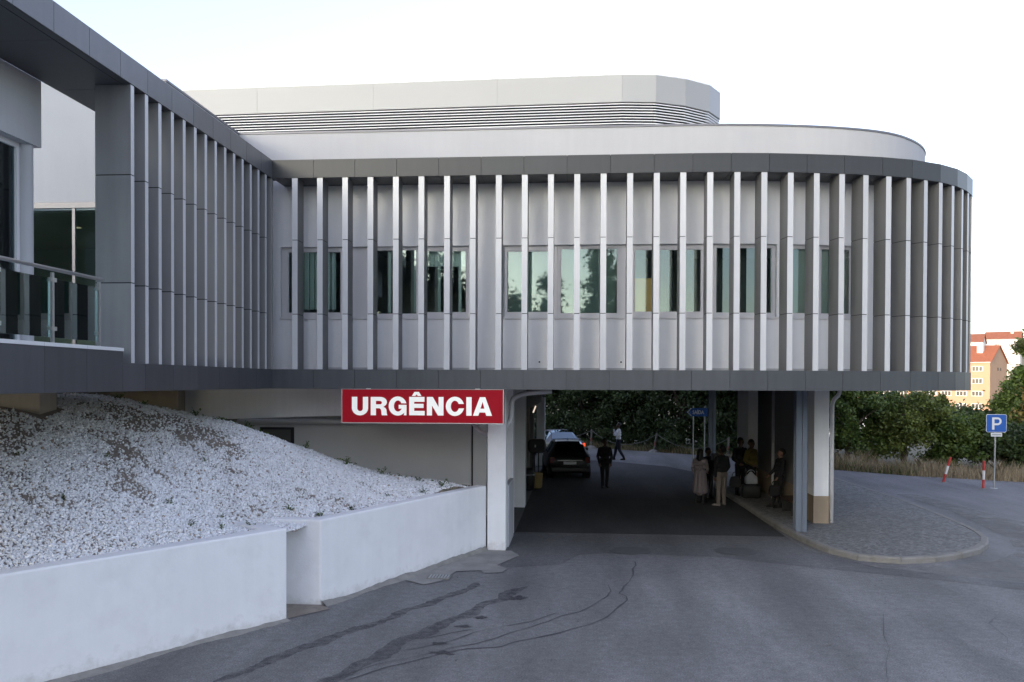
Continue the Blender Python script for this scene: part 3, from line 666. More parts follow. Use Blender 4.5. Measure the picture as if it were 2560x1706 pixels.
# left wing: terrace wall, column, glazing, recess
s = MB(); s.box(-8.32, -8.0, 4, 12.235, 7.377, Z_F0-.006); s.build('terrace_lintel', m_white, H)
s = MB(); s.lathe([(.1, 4.39), (.1, 7.376)], (-8.13, 12.06, 0), 20); s.build('round_column', m_white, H, smooth=True)
s = MB(); s.box(-16, -8.201, 16.12, 16.32, 7.41, Z_P); s.build('recess_wall', m_recess_shade, H)
s = MB(); s.box(-16, -8.21, 16.12, 16.2, 7.3, 7.409); s.box(-9.93, -9.87, 16.14, 16.19, 4.39, 7.3); s.box(-12.3, -12.2, 16.14, 16.19, 4.39, 7.3); s.box(-16, -8.21, 16.14, 16.19, 4.39, 4.5)
rw = s.build('recess_window', m_coping, H)
m_glassd = glass_mat('recess_glass', (.70, .78, .76), .02, .03, (.42, .55, .58))
for x0, x1 in ((-16, -12.31), (-12.19, -9.94), (-9.86, -8.22)):
    s = MB(); s.box(x0, x1, 16.155, 16.161, 4.51, 7.295); s.build('pane', m_glassd, rw)
s = MB(); s.box(-16, -8.21, 16.35, 21, 4.3, 4.34); s.box(-16, -8.21, 16.35, 21, 7.25, 7.3); s.box(-16, -8.21, 20.9, 21, 4.34, 7.25); s.box(-16.1, -16, 16.35, 21, 4.3, 7.3); s.build('lounge_interior', m_inter, H)
for x, y in ((-10.9, 17.9), (-10.2, 18.1), (-9.6, 17.4)):
    s = MB(); s.lathe([(.09, 7.24), (.001, 7.24)], (x, y, 0), 12); s.build('downlight', m_down, H)
s = MB(); s.box(-8.24, -8.16, 11.90, 11.98, 4.39, 7.376); s.box(-8.24, -8.16, 4, 11.9, 7.30, 7.376); s.box(-8.24, -8.16, 4, 11.9, 4.39, 4.47); s.box(-8.24, -8.16, 10.1, 10.16, 4.47, 7.3)
tw = s.build('terrace_window', m_frame, H)
for y0, y1 in ((4, 10.1), (10.16, 11.9)):
    s = MB(); s.box(-8.205, -8.199, y0, y1, 4.471, 7.299); s.build('pane', m_glass, tw)
s = MB(); s.box(-12, -8.26, 4, 11.9, 4.387, 4.40); s.box(-12, -8.33, 4, 12.1, 7.5, 7.55); s.box(-12.1, -12, 4, 12.1, 4.4, 7.5); s.box(-12, -8.26, 12.0, 12.1, 4.4, 7.5); s.build('wing_interior', m_inter, H)
# balustrade
bal = MB(); bal.tube([(XW-.06, 4, 5.345), (XW-.06, 11.73, 5.345)], .026, 12); balo = bal.build('balustrade_rail', m_inox, H, smooth=True)
for y in (11.65, 10.57, 9.49, 8.41, 7.33):
    s = MB(); s.box(XW-.075, XW-.045, y-.022, y+.022, 4.39, 5.30); p = s.build('baluster_post', m_inox, balo)
    for z in (4.55, 5.18):
        for dy in (-.04, .04):
            if y > 11.6 and dy > 0: continue
            s = MB(); s.box(XW-.085, XW-.035, y+dy-.02, y+dy+.02, z, z+.05); s.build('glass_clamp', m_inox, balo)
    s = MB(); s.box(XW-.064, XW-.056, y-1.08+.045, y-.045, 4.46, 5.22); s.build('glass_panel', m_glass_bal, balo)

# undercroft and drive-through: pillars, walls, beams, pipes
def column(x0, x1, y0, y1, z0, z1, m=None, name='pillar', bev=.012): 
    s = MB(); s.box(x0, x1, y0, y1, z0, z1); return s.build(name, m or m_white, H, bevel=bev)
column(-2.065, -1.64, 19.66, 20.1, 0, Z_B0+.01, m_grate_wall); column(-2.0, -1.62, 21.6, 22.05, 0, Z_B0+.01, m_plaster)
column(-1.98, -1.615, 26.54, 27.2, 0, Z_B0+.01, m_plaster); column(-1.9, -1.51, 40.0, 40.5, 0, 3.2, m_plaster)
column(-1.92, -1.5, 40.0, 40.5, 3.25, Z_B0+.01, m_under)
s = MB(); s.box(-1.70, -1.6, 20.11, 21.59, 0, 1.48); s.build('low_wall', m_white, H, bevel=.01)
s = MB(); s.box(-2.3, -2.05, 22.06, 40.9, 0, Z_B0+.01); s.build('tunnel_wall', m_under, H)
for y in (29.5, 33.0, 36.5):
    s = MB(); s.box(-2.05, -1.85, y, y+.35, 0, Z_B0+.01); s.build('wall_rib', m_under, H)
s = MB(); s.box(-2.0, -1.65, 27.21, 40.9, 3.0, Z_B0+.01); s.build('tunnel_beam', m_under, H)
s = MB(); s.box(-9.4, -2.3, 21.6, 21.8, .5, Z_B0+.01); bw = s.build('rear_wall', m_rear, H)
s = MB(); s.box(-2.68, -2.64, 21.585, 21.598, 1.2, 3.7); s.build('wall_joint', m_core, bw)
s = MB(); s.box(-8.2, -8.12, 21.56, 21.599, 1.9, 2.72); s.box(-7.38, -7.3, 21.56, 21.599, 1.9, 2.72); s.box(-8.12, -7.38, 21.56, 21.599, 2.66, 2.72); s.build('door_frame', m_core, bw)
s = MB(); s.box(-8.12, -7.38, 21.57, 21.599, 1.6, 2.66); s.build('door', mat('dark_door', (.10, .10, .095), var=.1), bw)
s = MB(); s.prism([(-9.7, 20.5), (-4.6, 20.5), (-4.6, 20.85), (-9.7, 20.85)], [2.93, 3.12, 3.12, 2.93], Z_B0+.01); s.build('edge_beam', m_plaster, H)
s = MB(); s.box(-13, -9.75, 20.2, 20.6, 2.0, Z_B0+.01); s.build('cream_wall', m_cream, H)
s = MB(); s.box(-9.19, -8.7, 21.0, 21.5, 1.5, 3.0); s.build('pillar', m_under, H)
s = MB(); s.tube([(-9.0, 21.35, 2.86), (-2.3, 21.35, 2.93)], .07, 10); s.build('service_pipe', m_rear, H)
s = MB(); s.box(-13, -9.47, 14.4, 14.9, 2.2, Z_B0+.01); s.build('foundation_pier', m_cream, H)
A = column(6.385, 6.78, 23.6, 24.25, .12, Z_B0+.01, m_plaster)
s = MB(); s.box(6.378, 6.787, 23.592, 24.26, .12, .86); s.build('tiled_dado', m_tan, A)
Bp = column(5.85, 6.18, 29.82, 31.8, .12, Z_B0+.01, m_plaster)
s = MB(); s.box(5.843, 6.187, 29.812, 31.81, .12, .86); s.build('tiled_dado', m_tan, Bp)
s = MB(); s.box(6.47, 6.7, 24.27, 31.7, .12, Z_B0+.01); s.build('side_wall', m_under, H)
s = MB(); s.box(6.44, 6.469, 24.27, 31.7, .12, .86); s.build('tiled_dado', m_tan, H)
s = MB(); s.tube([(6.42, 28.6, .12), (6.42, 28.6, 3.75)], .05, 10); s.build('downpipe', m_pipe, H, smooth=True)
def hbeam(x, y):
    s = MB(); w_, d_, t = .28, .26, .022
    s.box(x-w_/2, x+w_/2, y, y+t, .12, Z_B0); s.box(x-w_/2, x+w_/2, y+d_-t, y+d_, .12, Z_B0); s.box(x-t/2, x+t/2, y+t, y+d_-t, .12, Z_B0)
    # stiffening channel down the face
    s.box(x+.02, x+.05, y-.03, y-.001, .12, Z_B0)
    s.build('steel_column', m_steel, H)
hbeam(5.70, 22.2); hbeam(5.48, 35.2)
def pipe(pts, r=.055, name='downpipe'):
    s = MB(); Q = []
    for k, p in enumerate(pts):
        if 0 < k < len(pts)-1:
            a = Vector(pts[k-1]); b2 = Vector(p); c = Vector(pts[k+1]); d1 = (a-b2).normalized(); d2 = (c-b2).normalized()
            r_ = min(.09, (a-b2).length*.45, (c-b2).length*.45)
            Q += [tuple(b2+d1*r_), tuple(b2+d1*r_*.35+d2*r_*.35), tuple(b2+d2*r_)]
        else: Q.append(p)
    s.tube(Q, r, 12); return s.build(name, m_pipe, H, smooth=True)
pipe([(6.87, 23.66, .13), (6.87, 23.66, 3.42), (7.06, 23.66, 3.62), (7.06, 23.66, 3.74)])
pipe([(-.6, 20.3, 3.70), (-1.26, 20.28, 3.64), (-1.55, 20.25, 3.52), (-1.56, 20.25, 3.02), (-1.74, 20.22, 2.78), (-1.95, 20.2, 2.76)], .062)
pipe([(-2.5, 20.3, 2.95), (-2.32, 20.25, 2.72), (-2.05, 20.2, 2.62)], .055)
# building mass running on to the left, out of frame
s = MB(); s.box(-42, -16.2, 16.0, 46, 0, 9.7); s.box(-16.2, -8.3, 22.9, 46, 3.9, 9.0); s.box(-16.2, -9.5, 22, 46, 0, 3.9); s.build('rear_block', m_white, H)

# lit tube lamp on the drive-through wall
L = thing('tube_lamp', 'small lit tube lamp high on the left wall of the drive-through', 'lamp', (-1.88, 32.5, 2.9))
s = MB(); s.tube([(-1.62, 31.6, 2.80), (-1.62, 33.3, 2.965)], .028, 8); s.build('tube', m_lamp, L)
s = MB(); s.box(-1.9, -1.66, 31.55, 33.4, 2.985, 3.0); s.build('housing', m_under, L)

# ------------------------------------------------------------------ illuminated sign
SG = thing('emergency_sign', 'long red lit sign with white URGÊNCIA lettering under the grey band', 'sign', (-3.35, 18.3, 3.0))
SX0, SX1, SZ0, SZ1, SY = -5.113, -1.592, 3.018, 3.738, 18.30
s = MB(); s.box(SX0, SX1, SY, SY+.22, SZ0, SZ1); s.build('light_box', m_red, SG)
t = .018
for bx in ((SX0-t, SX1+t, SZ0-t, SZ0), (SX0-t, SX1+t, SZ1, SZ1+.006), (SX0-t, SX0, SZ0, SZ1), (SX1, SX1+t, SZ0, SZ1)):
    s = MB(); s.box(bx[0], bx[1], SY-.012, SY+.225, bx[2], bx[3]); s.build('trim', m_trim, SG)
s = MB(); s.box(-4.6, -4.5, SY+.05, SY+.15, SZ1+.006, 3.76); s.box(-2.2, -2.1, SY+.05, SY+.15, SZ1+.006, 3.76); s.build('bracket', m_trim, SG)
def arc(cx, cy, rx, ry, a0, a1, n=18): return [(cx+rx*cos(radians(a0+(a1-a0)*k/n)), cy-ry*sin(radians(a0+(a1-a0)*k/n))) for k in range(n+1)]
GL = {
 'U': [[(214, 175), (286, 175), (286, 332)]+arc(325, 332, 39, 42, 180, 360)+[(364, 175), (434, 175), (434, 330)]+arc(324, 330, 110, 103, 0, -180)+[(214, 330)]],
 'R': [[(470, 175), (598, 175)]+arc(600, 247, 88, 72, 80, -40)+[(640, 313), (668, 328), (682, 352), (685, 395), (689, 416), (696, 430), (622, 430), (616, 412), (614, 374), (606, 346), (590, 333), (540, 332), (540, 430), (470, 430)], [(540, 230), (590, 230)]+arc(594, 254, 27, 24, 80, -80)+[(590, 278), (540, 278)]],
 'G': [[(952, 262)]+arc(835, 300, 122, 133, 22, 318, 34)[1:]+[(917, 428), (953, 428), (953, 283), (848, 283), (848, 337), (893, 337)]+arc(838, 300, 55, 77, -38, -322, 26)[:-1]+[(882, 262)]],
 'E': [[(990, 172), (1195, 172), (1195, 240), (1057, 240), (1057, 268), (1182, 268), (1182, 325), (1057, 325), (1057, 366), (1198, 366), (1198, 427), (990, 427)]],
 'circumflex': [[(1060, 103), (1118, 103), (1155, 160), (1108, 160), (1089, 138), (1070, 160), (1026, 160)]],
 'N': [[(1228, 172), (1306, 172), (1384, 310), (1384, 172), (1450, 172), (1450, 428), (1376, 428), (1296, 290), (1296, 428), (1228, 428)]],
 'C': [[(1722, 266)]+arc(1603, 300, 122, 133, 20, 348, 36)[1:-1]+[(1724, 328), (1657, 328)]+arc(1603, 300, 55, 78, -22, -334, 28)+[(1655, 266)]],
 'I': [[(1755, 172), (1825, 172), (1825, 428), (1755, 428)]],
 'A': [[(1935, 172), (2007, 172), (2097, 428), (2022, 428), (2007, 383), (1930, 383), (1914, 428), (1843, 428)], [(1972, 235), (1995, 330), (1943, 330)]]}
def glyph(name, loops, fx, fz, y, depth, m, parent):
    cu = bpy.data.curves.new(name, 'CURVE'); cu.dimensions = '2D'; cu.fill_mode = 'BOTH'; cu.extrude = depth/2
    for lp in loops:
        sp = cu.splines.new('POLY'); sp.points.add(len(lp)-1); sp.use_cyclic_u = True
        for p, q in zip(sp.points, lp): p.co = (fx(q[0]), fz(q[1]), 0, 1)
    t = bpy.data.objects.new('tmp', cu); col.objects.link(t); dg = bpy.context.evaluated_depsgraph_get()
    me = bpy.data.meshes.new_from_object(t.evaluated_get(dg)); bpy.data.objects.remove(t); me.name = name
    me.transform(Matrix.Translation((0, y, 0)) @ Matrix.Rotation(pi/2, 4, 'X')); me.materials.clear(); me.materials.append(m)
    return link(name, me, parent)
for k, lp in GL.items():
    glyph('letter', lp, lambda u: SX0+(u-82)/2160*(SX1-SX0), lambda v: SZ0+(530-v)/460*(SZ1-SZ0), SY-.004, .012, m_letter, SG)

# ------------------------------------------------------------------ white planter walls
def planter(name, label, front, ret, th, z1):
    """front: a->b seen from the road; ret: end of the return wall leaving b (or a)"""
    a, b, r = front[0], front[1], ret
    def off(p, q, d):
        L = math.hypot(q[0]-p[0], q[1]-p[1]); nx, ny = -(q[1]-p[1])/L*d, (q[0]-p[0])/L*d
        return (p[0]+nx, p[1]+ny), (q[0]+nx, q[1]+ny)
    def meet(p, q, r_, s_):
        d1 = (q[0]-p[0], q[1]-p[1]); d2 = (s_[0]-r_[0], s_[1]-r_[1]); k = d1[0]*d2[1]-d1[1]*d2[0]
        t = ((r_[0]-p[0])*d2[1]-(r_[1]-p[1])*d2[0])/k; return (p[0]+d1[0]*t, p[1]+d1[1]*t)
    chain = front+[ret] if isinstance(ret, tuple) else front
    return chain, off, meet
def wall_L(name, label, chain, th, z1):
    inn = offset(chain, th); s = MB()
    n = len(chain)
    # subdivided so that the top can wobble like hand-finished render
    A = resample(chain, .35) if False else chain
    s.prism(list(chain)+list(reversed(inn)), -.02, z1)
    o = s.build(name, m_grate_wall, None, bevel=.03)
    return tag(o, label, 'wall')
W1 = [(-9.9, 5.75), (-4.72, 13.613), (-5.9, 14.45)]
W2 = [(-7.2, 14.56), (-4.434, 14.518), (-2.09, 19.74)]
wall_L('planter_wall', 'low white rendered wall in the foreground holding back white gravel', W1, .3, 1.505)
wall_L('planter_wall', 'low white rendered wall running from the gravel bed to the front pillar', W2, .27, 1.5)
# broken cement fillet along the foot of the walls
def fillet(pts, name='cement_fillet'):
    P = resample(pts, .11); O = offset(P, -.01); s = MB(); R = []; hw = .1; hh = .06
    for k, (p, o) in enumerate(zip(P, O)):
        hw = min(.19, max(.05, hw+random.uniform(-.03, .03))); hh = min(.1, max(.02, hh+random.uniform(-.018, .018)))
        q = offset(P, -hw)[k] if False else None
        R.append((p, hw, hh))
    N = offset(P, -1.0)
    for k in range(len(P)-1):
        def ring(i):
            p, w, h = R[i]; nx, ny = N[i][0]-p[0], N[i][1]-p[1]
            return [(p[0]-nx*.02, p[1]-ny*.02, h+.015), (p[0]+nx*w*.35, p[1]+ny*w*.35, h*.85), (p[0]+nx*w*.8, p[1]+ny*w*.8, h*.35), (p[0]+nx*w, p[1]+ny*w, .001)]
        A_, B_ = ring(k), ring(k+1)
        for j in range(3): s.quad(A_[j], B_[j], B_[j+1], A_[j+1])
    return s.build(name, m_concrete, road_o)
fillet([(-9.9, 5.75), (-4.72, 13.613)]); fillet([(-4.43, 14.518), (-3.0, 17.7)]); fillet([(-3.0, 17.7), (-2.09, 19.6)])
s = MB(); s.poly([(-5.9, 14.5, .02), (-4.75, 13.63, .012), (-4.2, 14.3, .012), (-4.44, 14.53, .02)]); s.build('soil_gap', m_soil, road_o)

# ------------------------------------------------------------------ gravel bank
CP = np.array([(-10.2, 5.9, 1.40), (-9.0, 7.7, 1.42), (-8, 9.2, 1.43), (-6.9, 10.85, 1.44), (-5.9, 12.35, 1.44), (-5.15, 13.4, 1.43), (-5.7, 14.2, 1.47),
  (-4.7, 14.8, 1.42), (-4.35, 15.6, 1.42), (-3.4, 17.6, 1.43), (-2.6, 19.4, 1.44),
  (-2.75, 19, 1.55), (-3.98, 19, 1.74), (-5.36, 19, 2.04), (-6.75, 19, 2.56), (-7.29, 18, 2.9), (-8.15, 17, 3.14), (-9.16, 16.5, 3.5), (-10.5, 16, 3.6), (-12, 16.5, 3.62),
  (-4, 21, 1.45), (-2.5, 21, 1.36), (-5.4, 21, 1.6), (-7, 21, 2.0), (-9, 20.5, 2.5), (-11, 19, 3.2), (-14, 18, 3.5),
  (-9.6, 14.2, 3.3), (-10.5, 13.4, 3.26), (-12.5, 12.5, 3.2), (-13, 8, 2.4), (-11, 9.4, 2.25), (-8.0, 12.3, 2.42), (-7.1, 14.8, 2.3), (-6.0, 16.4, 2.05), (-4.9, 17.4, 1.78), (-14, 4, 1.5), (-6.4, 13.5, 1.78), (-5.4, 15.2, 1.62)])
def tps(d): return np.where(d > 1e-9, d*d*np.log(np.maximum(d, 1e-9)), 0)
n = len(CP); Dm = np.linalg.norm(CP[:, None, :2]-CP[None, :, :2], axis=2); K = tps(Dm)+np.eye(n)*.15
Pm = np.c_[np.ones(n), CP[:, :2]]; Am = np.block([[K, Pm], [Pm.T, np.zeros((3, 3))]]); Wt = np.linalg.solve(Am, np.r_[CP[:, 2], 0, 0, 0])
def mound(x, y):
    x = np.atleast_1d(np.asarray(x, float)); y = np.atleast_1d(np.asarray(y, float))
    D = np.sqrt((x[:, None]-CP[None, :, 0])**2+(y[:, None]-CP[None, :, 1])**2)
    z = tps(D)@Wt[:n]+Wt[n]+Wt[n+1]*x+Wt[n+2]*y
    return z+.03*np.sin(x*2.1+1)*np.sin(y*1.7)+.015*np.sin(x*5.3)*np.sin(y*4.7+2)
BANK = [(-14, 3), (-11.6, 3.6), (-4.86, 13.62), (-4.7, 14.0), (-4.57, 14.6), (-2.2, 19.85), (-2.3, 21.55), (-14, 21.55)]
xs = np.arange(-14, -2, .16); ysg = np.arange(3, 21.6, .16)
V = []; F = []; idx = {}
for i, x in enumerate(xs):
    for j, y in enumerate(ysg):
        if inpoly(x, y, BANK): idx[(i, j)] = len(V); V.append((x, y))
zz = mound([v[0] for v in V], [v[1] for v in V]); V = [(x, y, min(z, 3.66)) for (x, y), z in zip(V, zz)]
for (i, j) in idx:
    q = [(i, j), (i+1, j), (i+1, j+1), (i, j+1)]
    if all(k in idx for k in q): F.append([idx[k] for k in q])
me = bpy.data.meshes.new('earth_bank'); me.from_pydata(V, [], F); me.materials.append(m_soil); me.polygons.foreach_set('use_smooth', [True]*len(F))
tag(link('earth_bank', me), kind='structure')
# crushed white marble over it
def value_noise(x, y, s, seed):
    r = np.random.default_rng(seed).random((64, 64)); u = x*s+100; v = y*s+100
    i = np.floor(u).astype(int); j = np.floor(v).astype(int); a = u-i; b2 = v-j; a = a*a*(3-2*a); b2 = b2*b2*(3-2*b2)
    g = lambda p, q: r[p % 64, q % 64]
    return g(i, j)*(1-a)*(1-b2)+g(i+1, j)*a*(1-b2)+g(i, j+1)*(1-a)*b2+g(i+1, j+1)*a*b2
NS = 330000
px_ = RNG.uniform(-12.2, -2.3, NS); py_ = RNG.uniform(7.0, 20.2, NS)
inside = np.array([inpoly(x, y, [(-12.4, 6), (-9.6, 6.6), (-4.95, 13.62), (-4.8, 14.05), (-4.62, 14.7), (-2.42, 19.7), (-3.2, 19.95), (-5, 20.1), (-7, 19.8), (-8.4, 18.4), (-12.4, 17.5)]) for x, y in zip(px_, py_)])
dens = .42*value_noise(px_*.8+py_*.5, py_*.8-px_*.3, 1.1, 3)+.3*value_noise(px_, py_, 3.4, 5)+.28*value_noise(px_*.7+py_*.7, py_*.7-px_*.7, 9.0, 6)
up_slope = np.clip((mound(px_, py_)-1.9)/1.2, 0, 1)
keep = inside & (RNG.random(NS) < np.clip((dens-.16-.24*up_slope)*4.0, .13, 1)) & ~((px_ < -9.3) & (py_ > 14.2) & (py_ < 15.0))
px_ = px_[keep]; py_ = py_[keep]; NS = len(px_); pz_ = np.minimum(mound(px_, py_), 3.66)
base = np.array([(1, 0, 0), (0, 1, 0), (-1, 0, 0), (0, -1, 0), (0, 0, 1), (0, 0, -1)], float)
tri = np.array([(0, 1, 4), (1, 2, 4), (2, 3, 4), (3, 0, 4), (1, 0, 5), (2, 1, 5), (3, 2, 5), (0, 3, 5)])
sz = RNG.uniform(.011, .031, NS)*(1+.5*(RNG.random(NS) > .93))
vv = base[None]*(sz[:, None, None])*RNG.uniform(.6, 1.25, (NS, 6, 1))*np.array([1.15, 1, .75])
q = RNG.normal(size=(NS, 4)); q /= np.linalg.norm(q, axis=1)[:, None]; w_, x_, y_, z_ = q.T
R = np.stack([1-2*(y_**2+z_**2), 2*(x_*y_-z_*w_), 2*(x_*z_+y_*w_), 2*(x_*y_+z_*w_), 1-2*(x_**2+z_**2), 2*(y_*z_-x_*w_), 2*(x_*z_-y_*w_), 2*(y_*z_+x_*w_), 1-2*(x_**2+y_**2)], 1).reshape(-1, 3, 3)
vv = np.einsum('nij,nkj->nki', R, vv)+np.stack([px_, py_, pz_+sz*RNG.uniform(.1, .8, NS)], 1)[:, None]
ff = (tri[None]+6*np.arange(NS)[:, None, None]).reshape(-1, 3)
me = bpy.data.meshes.new('white_gravel'); me.vertices.add(6*NS); me.vertices.foreach_set('co', vv.ravel())
me.loops.add(len(ff)*3); me.loops.foreach_set('vertex_index', ff.ravel().astype(np.int32)); me.polygons.add(len(ff))
me.polygons.foreach_set('loop_start', np.arange(0, len(ff)*3, 3, dtype=np.int32)); me.polygons.foreach_set('loop_total', np.full(len(ff), 3, np.int32))
me.materials.append(m_pebble); me.update(calc_edges=True)
tag(link('white_gravel', me), 'white crushed stone spread over the sloping bank', 'gravel', kind='stuff')
# small weeds
WEEDS = [(-9.5, 9.6, .12, 'at the far left above the foreground wall'), (-8.9, 10.6, .1, 'low on the left of the bank'), (-7.6, 12.1, .13, 'halfway along the foreground wall'), (-6.6, 11.6, .06, 'tiny, touching the foreground wall'), (-6.1, 13.0, .14, 'near the foreground wall corner, left of two'), (-5.7, 13.3, .12, 'near the foreground wall corner, right of two'), (-5.45, 13.9, .16, 'in the very corner of the foreground wall'), (-6.6, 13.4, .15, 'a metre up from the wall corner'), (-6.0, 14.0, .11, 'beside the buried wall return'), (-5.2, 15.1, .16, 'just above the second wall left end'), (-4.65, 15.2, .2, 'largest, at the left end of the second wall'), (-4.3, 16.0, .14, 'along the second wall near its left end'), (-7.9, 13.8, .13, 'in the bare earth patch mid slope'), (-8.6, 12.6, .12, 'left of the bare earth patch'), (-7.0, 15.6, .12, 'in the middle of the white slope'), (-5.2, 18.9, .2, 'on the crest, third from the pillar'), (-4.4, 19.0, .18, 'on the crest, second from the pillar'), (-6.2, 19.1, .2, 'on the crest below the sign left edge'), (-3.5, 18.9, .17, 'on the crest nearest the pillar'), (-7.3, 18.5, .22, 'on the crest before the dark door'), (-8.1, 17.6, .2, 'on the crest below the pale beam'), (-9.3, 16.7, .2, 'on the summit below the grey band, left of two'), (-8.9, 16.9, .16, 'on the summit below the grey band, right of two'), (-3.3, 18.1, .16, 'beside the second wall near the pillar'), (-3.0, 18.7, .2, 'where the second wall meets the crest'), (-3.9, 17.4, .12, 'midway along the second wall')]
for x, y, h, wd in WEEDS:
    z = float(mound(x, y)[0]); s = MB()
    for b_ in range(7):                                             # a few sprawling shoots, leaves along each
        a = random.uniform(0, 2*pi); el = random.uniform(.25, 1.3); L = h*random.uniform(.5, 1.25); tip = Vector((x+cos(a)*cos(el)*L, y+sin(a)*cos(el)*L, z+sin(el)*L)); b0 = Vector((x, y, z-.01))
        s.tube([tuple(b0), tuple(b0.lerp(tip, .6)+Vector((0, 0, .1*L))), tuple(tip)], [.004, .003, .002], 3)
        for q_ in range(9):
            t = random.uniform(.15, 1); p = b0.lerp(tip, t)+Vector((0, 0, .1*L*(1-abs(2*t-1.2)))); d = Vector((random.gauss(0, 1), random.gauss(0, 1), random.gauss(.25, .6))).normalized(); lf = h*random.uniform(.14, .30); n_ = d.cross(Vector((random.random(), random.random(), 1))).normalized()*lf*.33
            s.poly([tuple(p-d*.005), tuple(p+d*lf*.5+n_), tuple(p+d*lf), tuple(p+d*lf*.5-n_)])
    o = s.build('weed', m_weed)
    tag(o, 'small green weed in the gravel, '+wd, 'weed', 'weeds in the gravel bank')

# ------------------------------------------------------------------ trees
def tree(name, label, x, y, z0, h, lobes, n, leaf, m, trunk=.16, cat='tree', group=None, clump=.34, seed=1, low=.0):
    t = thing(name, label, cat, (x, y, z0), group)
    rr = np.random.default_rng(seed); C = []
    for lx, ly, lz, rx, ry, rz, share in lobes:
        nc = max(6, int(60*share)); d = rr.normal(size=(nc, 3)); d /= np.linalg.norm(d, axis=1)[:, None]; d *= (rr.random(nc)**.33)[:, None]
        cc = d*np.array([rx, ry, rz])+np.array([lx, ly, lz]); k = int(n*share/nc)
        for c in cc:
            sg = clump*rr.uniform(.6, 1.35); C.append(c+rr.normal(size=(k, 3))*sg*np.array([1, 1, .72]))
    C = np.concatenate(C); C[:, 2] = np.maximum(C[:, 2], low+rr.random(len(C))*.3); C += np.array([x, y, z0])
    o = link('crown', cards_mesh('crown', C, leaf, m), t)
    s = MB(); s.tube([(x, y, z0-.1), (x+.06*h/5, y, z0+h*.3), (x-.03, y+.05, z0+h*.55), (x, y, z0+h*.86)], [trunk, trunk*.75, trunk*.5, trunk*.12], 8)
    for lx, ly, lz, rx, ry, rz, sh in lobes:
        s.tube([(x+.02, y, z0+h*.3), (x+lx*.5, y+ly*.5, z0+(h*.3+lz)*.5+.1), (x+lx*1.0, y+ly*1.0, z0+lz)], [trunk*.5, trunk*.32, trunk*.08], 6)
    s.build('trunk', m_bark, t)
    return t
def lobes_for(h, r, seed, k=7, base=.32):
    rr = random.Random(seed); L = [(0, 0, h*.62, r*.72, r*.72, h*.3, .3)]
    for j in range(k):
        a = 2*pi*j/k+rr.uniform(-.4, .4); d = r*rr.uniform(.45, .75); zz = h*rr.uniform(base, .8); q = r*rr.uniform(.38, .58)
        L.append((cos(a)*d, sin(a)*d, zz, q, q, q*.8, .7/k))
    return L
REAR = [(-7.5, 58.0, 7.5, 'left of the tunnel opening, farthest left'), (-3.2, 56.4, 6.4, 'right behind the dark saloon car'), (.4, 54.8, 6.8, 'behind the leaning post nearer the cars'), (3.3, 53.0, 6.2, 'behind the man in the white shirt'), (6.2, 51.0, 6.8, 'behind the rope between the two posts'), (8.6, 48.9, 6.4, 'behind the blue exit sign'), (10.8, 46.8, 7.0, 'seen between exit sign and paired pillars'), (12.8, 45.2, 5.6, 'hidden mostly by the drive-through side wall')]
for k, (x, y, h, w) in enumerate(REAR):
    tree('hedge_tree', 'dense dark leafy tree '+w, x, y, -.05, h, lobes_for(h, 2.4, 20+k, 12, .1), 15000, .10, m_leafd, seed=40+k, clump=.3, low=.1, group='trees closing the end of the drive')
for k, (x, y) in enumerate([(-5.5, 61.5), (-1, 60), (3.5, 58.5), (7.5, 56.5), (11, 53.5), (14, 50.5)]):
    tree('hedge_tree', ['tall dark tree deep behind the parked cars', 'tall dark tree deep behind the rope posts', 'tall dark tree deep behind the white-shirted man', 'tall dark tree deep behind the exit sign', 'tall dark tree deep behind the steel column', 'tall dark tree deep behind the pillars'][k], x, y, -.3, 8.5, lobes_for(8.5, 2.9, 60+k, 8, .12), 8000, .17, m_leafd, seed=80+k, clump=.55, low=.1, group='trees closing the end of the drive')
for k, (x, y, h) in enumerate([(-2.2, 53.4, 1.3), (2.2, 51.6, 1.2), (5.4, 49.0, 1.1), (7.6, 47.2, 1.2), (9.9, 44.6, 1.1), (-4.8, 55.6, 2.4), (-1.2, 54.6, 2.3), (1.6, 53.3, 2.0), (4.6, 51.2, 2.0)]):
    tree('shrub', ['low leafy shrub at the foot of the trees behind the cars', 'low leafy shrub between the two leaning rope posts', 'low leafy shrub right of the leaning white post', 'low leafy shrub under the blue exit sign', 'low leafy shrub beside the dry grass by the pillars', 'waist-high shrub left behind the saloon car', 'waist-high shrub right behind the saloon car roof', 'waist-high shrub behind the upright rope post', 'waist-high shrub right behind the leaning post'][k], x, y, 0, h, lobes_for(h, .95+.6*(h > 1.9), 120+k, 5, .2), 2600+3000*(h > 1.9), .07, m_leafd, trunk=.04, cat='shrub', seed=130+k, clump=.22+.12*(h > 1.9), group='shrubs along the drive edge')
RIGHT = [(13.4, 43.6, 4.9, 2.0, 'broad green tree just right of the drainpipe pillar'), (15.9, 43.0, 3.7, 1.8, 'rounded green tree under the curved end of the building'), (18.1, 42.6, 2.7, 1.6, 'mid-height green tree between pillar and parking sign'), (20.1, 42.0, 2.4, 1.4, 'low green tree left of the parking sign'), (22.0, 41.4, 2.5, 1.5, 'low green tree right behind the parking sign')]
for k, (x, y, h, r, w) in enumerate(RIGHT):
    tree('broad_tree', w, x, y, -.1, h, lobes_for(h, r, 150+k, 12, .16), 15000, .085, (m_leafg, m_leafy, m_leafg, m_leafd, m_leafy)[k], seed=160+k, clump=.2, low=.15, group='green trees beyond the dry grass')
